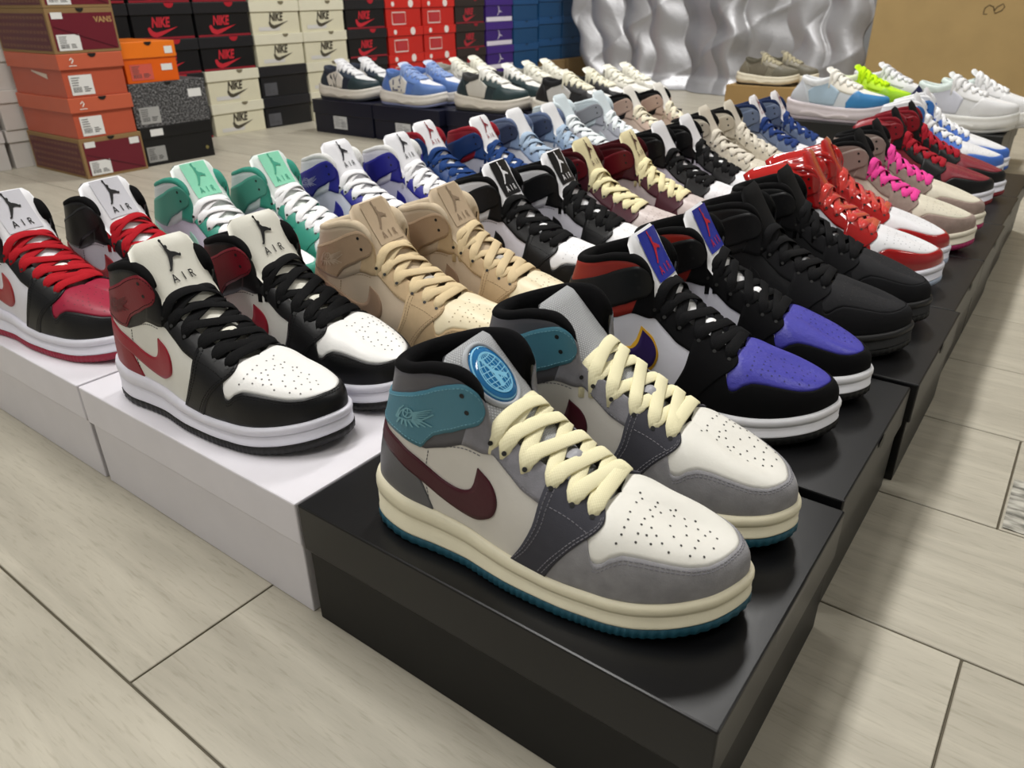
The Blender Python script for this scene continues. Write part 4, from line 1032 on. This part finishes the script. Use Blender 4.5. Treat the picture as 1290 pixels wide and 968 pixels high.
# ================================================================== RIGHT FAR CORNER
MUL = LCW('#D6DCE2', '#F0EDE4', '#3E86BE', '#E9E4D6', '#C9CDD4', '#AFC6D8', '#E4E6E8', '#EFEDE6', '#F2EFE6', '#DCD2D6', '#C8BCC2', inlay='#E6DCE0')
LIM = LCW('#BFE81E', '#BDEB1A', '#9ACC20', '#C4F01E', '#E6E8E8', '#C9EE3A', '#E4EEC8', '#C6F21A', '#C8F41C', '#D2D2D2', '#9a9a9a')
WBK = LCW('#E8E8EA', '#EDEDEE', '#D6D6D8', '#E6E6E8', '#E0E0E2', '#DCDCDE', '#E0E0E4', '#EDEDF0', '#E9E9EC', '#DADADA', '#8c8c8c')
NVY = LCW('#E6E7E8', '#F0F0F0', '#E9E9EA', '#ECECEC', '#1A1E46', '#D6D8E4', '#DCE8E4', '#EEF0F0', '#F2F2F2', '#EDECE8', '#D2D0CC', inlay='#F0EFEC')
BEI = LCW('#7C7768', '#837D6E', '#6E6a5c', '#8A8474', '#787262', '#726C5E', '#5a564a', '#8c8676', '#B2AA90', '#E2DAC4', '#26241f', kq='suede')
for (xa, xb, ya, yb, lab) in ((-.80, -.50, 2.43, 2.63, 'black shoebox under the multicolour runner'), (-.492, -.192, 2.43, 2.63, 'black shoebox with a white leaping cat mark on its lid'),
                              (-.80, -.50, 2.634, 2.834, 'black shoebox under the lime and white runners'), (-.492, -.192, 2.634, 2.834, 'black shoebox behind the box with leaping cat mark')):
    r, body, ld, end, side, a, b, h = shoebox(xa, xb, ya, yb, 0, .120, True, '#191919', lab, lidh=.05, lidcol='#242424')
    if 'cat' in lab and 'with' in lab and 'behind' not in lab:
        cat = [([(.070, .094), (.082, .092), (.096, .088), (.104, .094), (.112, .103)], .003, .009), ([(.098, .092), (.100, .082), (.104, .076)], .008, .003), ([(.084, .092), (.078, .098), (.070, .1)], .006, .002)]
        flat_obj('cat_mark', stroke_geo(cat), lambda u, v: side(u, v, .001), mat('#E6E6E6', 'plain'), ld)
for (sd, x, y_, rz, cw, lab, grp) in ((0, -.785, 2.485, 3, MUL, 'white runner with blue wave sides, yellow accents and pale pink sole', None), (1, -.738, 2.605, 3, LIM, 'lime green running shoe behind the blue and white runner', None), (0, -.70, 2.735, 3, WBK, 'plain white runner behind the lime green shoe', None),
                             (0, -.462, 2.485, 3, NVY, 'white chunky runner with navy heel on the black cat-marked box', 'white navy-heeled runners'), (1, -.425, 2.60, 3, NVY, 'white chunky runner with navy heel, behind its twin', 'white navy-heeled runners')):
    o = sneaker('low', sd, (x, y_), math.radians(rz), cw, lab, grp, .120); o.scale = (1.04, 1.04, 1.04)
# beige pair on a low carton
shoebox(-1.44, -1.02, 3.60, 3.83, 0, .085, False, '#A08252', 'low brown cardboard box under the olive-grey runners', kind='kraft')
for sd in (0, 1):
    sneaker('low', sd, (-1.41 + .06 * sd, 3.66 + .10 * sd), math.radians(3), BEI, 'olive-grey knit runner with cream sole on cardboard box', 'olive-grey runners on cardboard box', .085)

# big carton
r = empty('carton', (-.20, 4.25, 0)); tag(r, 'large plain brown cardboard carton with a pen scribble', 'carton')
add_obj('body', box_mesh('carton', -.73, .95, -.30, .30, 0, 1.0, .004), mat('#A98F60', 'kraft'), r)
sq = [(.0, .0), (-.02, .0), (-.018, .05), (.0, .075), (.022, .06), (.03, .03), (.035, .0), (.03, .03), (.04, .06), (.065, .085), (.075, .06), (.065, .03), (.045, .012), (.035, .005)]
flat_obj('pen_scribble', stroke_geo([([(-.29 + p[0] * .75, .375 + p[1] * .45) for p in sq], .004, .004)]), lambda u, v: (u, -.3008, v), mat('#4A3A1E', 'plain'), r)

# foil sheet
def foil(x, s):
    t = s
    f = -.030 * abs(math.sin(7.7 * x + .9 * math.sin(2.6 * t) + .3)) ** .5 - .016 * abs(math.sin(15.0 * x + 3.1 * t)) ** .6 * (1 - t * .5) + .014 * abs(math.sin(4.1 * x - 6.0 * t)) ** .5 + .030 * math.sin(5.2 * x + 1.2 * t + .6) + .022 * math.sin(11 * x - 2.0 * t + 1.1 * math.sin(2.2 * t)) + .010 * abs(math.sin(8 * x + 5.5 * t)) - .012 * abs(math.sin(6.3 * x - 3.2 * t + .8)) ** .6 + .004 * math.sin(29 * x + 6 * t)
    return f
nx, nz = 260, 90; V = []
for i in range(nx):
    for j in range(nz):
        q = i / (nx - 1); s = j / (nz - 1); x = -2.56 + 1.58 * q; z = .012 + .95 * s
        y = 4.02 + foil(x * 1.15, s * 1.2) + .10 * s
        if q > .62: y += .06 * min(1, (q - .62) / .1)
        x2 = x + .16 * (1 - s) ** 2 * max(0, 1 - q * 3) - .10 * s * max(0, 1 - q * 2.2) + .015 * math.sin(30 * s + 9 * q)
        if s < .06: y -= .06 * (1 - s / .06)
        V.append((x2, y, max(.004, z - (.03 if s < .03 else 0))))
me_f = mk_mesh('foil_sheet', V, grid_faces(nx, nz))
fo = add_obj('foil_sheet', me_f); tag(fo, 'crumpled silver foil sheet hanging to the floor', 'sheet')
FMt = bpy.data.materials.new('silver_foil'); FMt.use_nodes = True; fb = FMt.node_tree.nodes['Principled BSDF']
fb.inputs['Base Color'].default_value = (.42, .42, .435, 1); fb.inputs['Metallic'].default_value = .55; fb.inputs['Roughness'].default_value = .44
n_ = FMt.node_tree.nodes.new('ShaderNodeTexNoise'); n_.inputs['Scale'].default_value = 14; n_.inputs['Detail'].default_value = 4
bp = FMt.node_tree.nodes.new('ShaderNodeBump'); bp.inputs['Strength'].default_value = .15; bp.inputs['Distance'].default_value = .02
FMt.node_tree.links.new(n_.outputs['Fac'], bp.inputs['Height']); FMt.node_tree.links.new(bp.outputs[0], fb.inputs['Normal'])
me_f.materials.append(FMt)
sm = fo.modifiers.new('thickness', 'SOLIDIFY'); sm.thickness = .001

# clear tape patch on the floor tile
V = []; nx, ny = 24, 18
for i in range(nx):
    for j in range(ny):
        x = .0295 + .16 * i / (nx - 1); y = .7525 + (.100 + .03 * i / (nx - 1)) * j / (ny - 1)
        V.append((x, y, .0012 + .0009 * math.sin(i * 2.1 + j) * math.sin(j * 1.3 + i * .4)))
tp = add_obj('tape_patch', mk_mesh('tape_patch', V, grid_faces(nx, ny))); tag(tp, 'grey crinkled clear tape stuck to floor tile corner', 'tape')
TM = bpy.data.materials.new('tape'); TM.use_nodes = True; tb = TM.node_tree.nodes['Principled BSDF']; tb.inputs['Roughness'].default_value = .15
tn = TM.node_tree.nodes.new('ShaderNodeTexNoise'); tn.inputs['Scale'].default_value = 60; tn.inputs['Detail'].default_value = 5
tcr = TM.node_tree.nodes.new('ShaderNodeValToRGB'); tcr.color_ramp.elements[0].color = srgb('#6f6d66'); tcr.color_ramp.elements[1].color = srgb('#c6c3b8'); tcr.color_ramp.elements[0].position = .38; tcr.color_ramp.elements[1].position = .62
ttc = TM.node_tree.nodes.new('ShaderNodeTexCoord'); tmp = TM.node_tree.nodes.new('ShaderNodeMapping'); tmp.inputs['Scale'].default_value = (.6, 1.8, 1)
TM.node_tree.links.new(ttc.outputs['Object'], tmp.inputs['Vector']); TM.node_tree.links.new(tmp.outputs[0], tn.inputs['Vector'])
TM.node_tree.links.new(tn.outputs['Fac'], tcr.inputs[0]); TM.node_tree.links.new(tcr.outputs[0], tb.inputs['Base Color'])
tp.data.materials.append(TM)
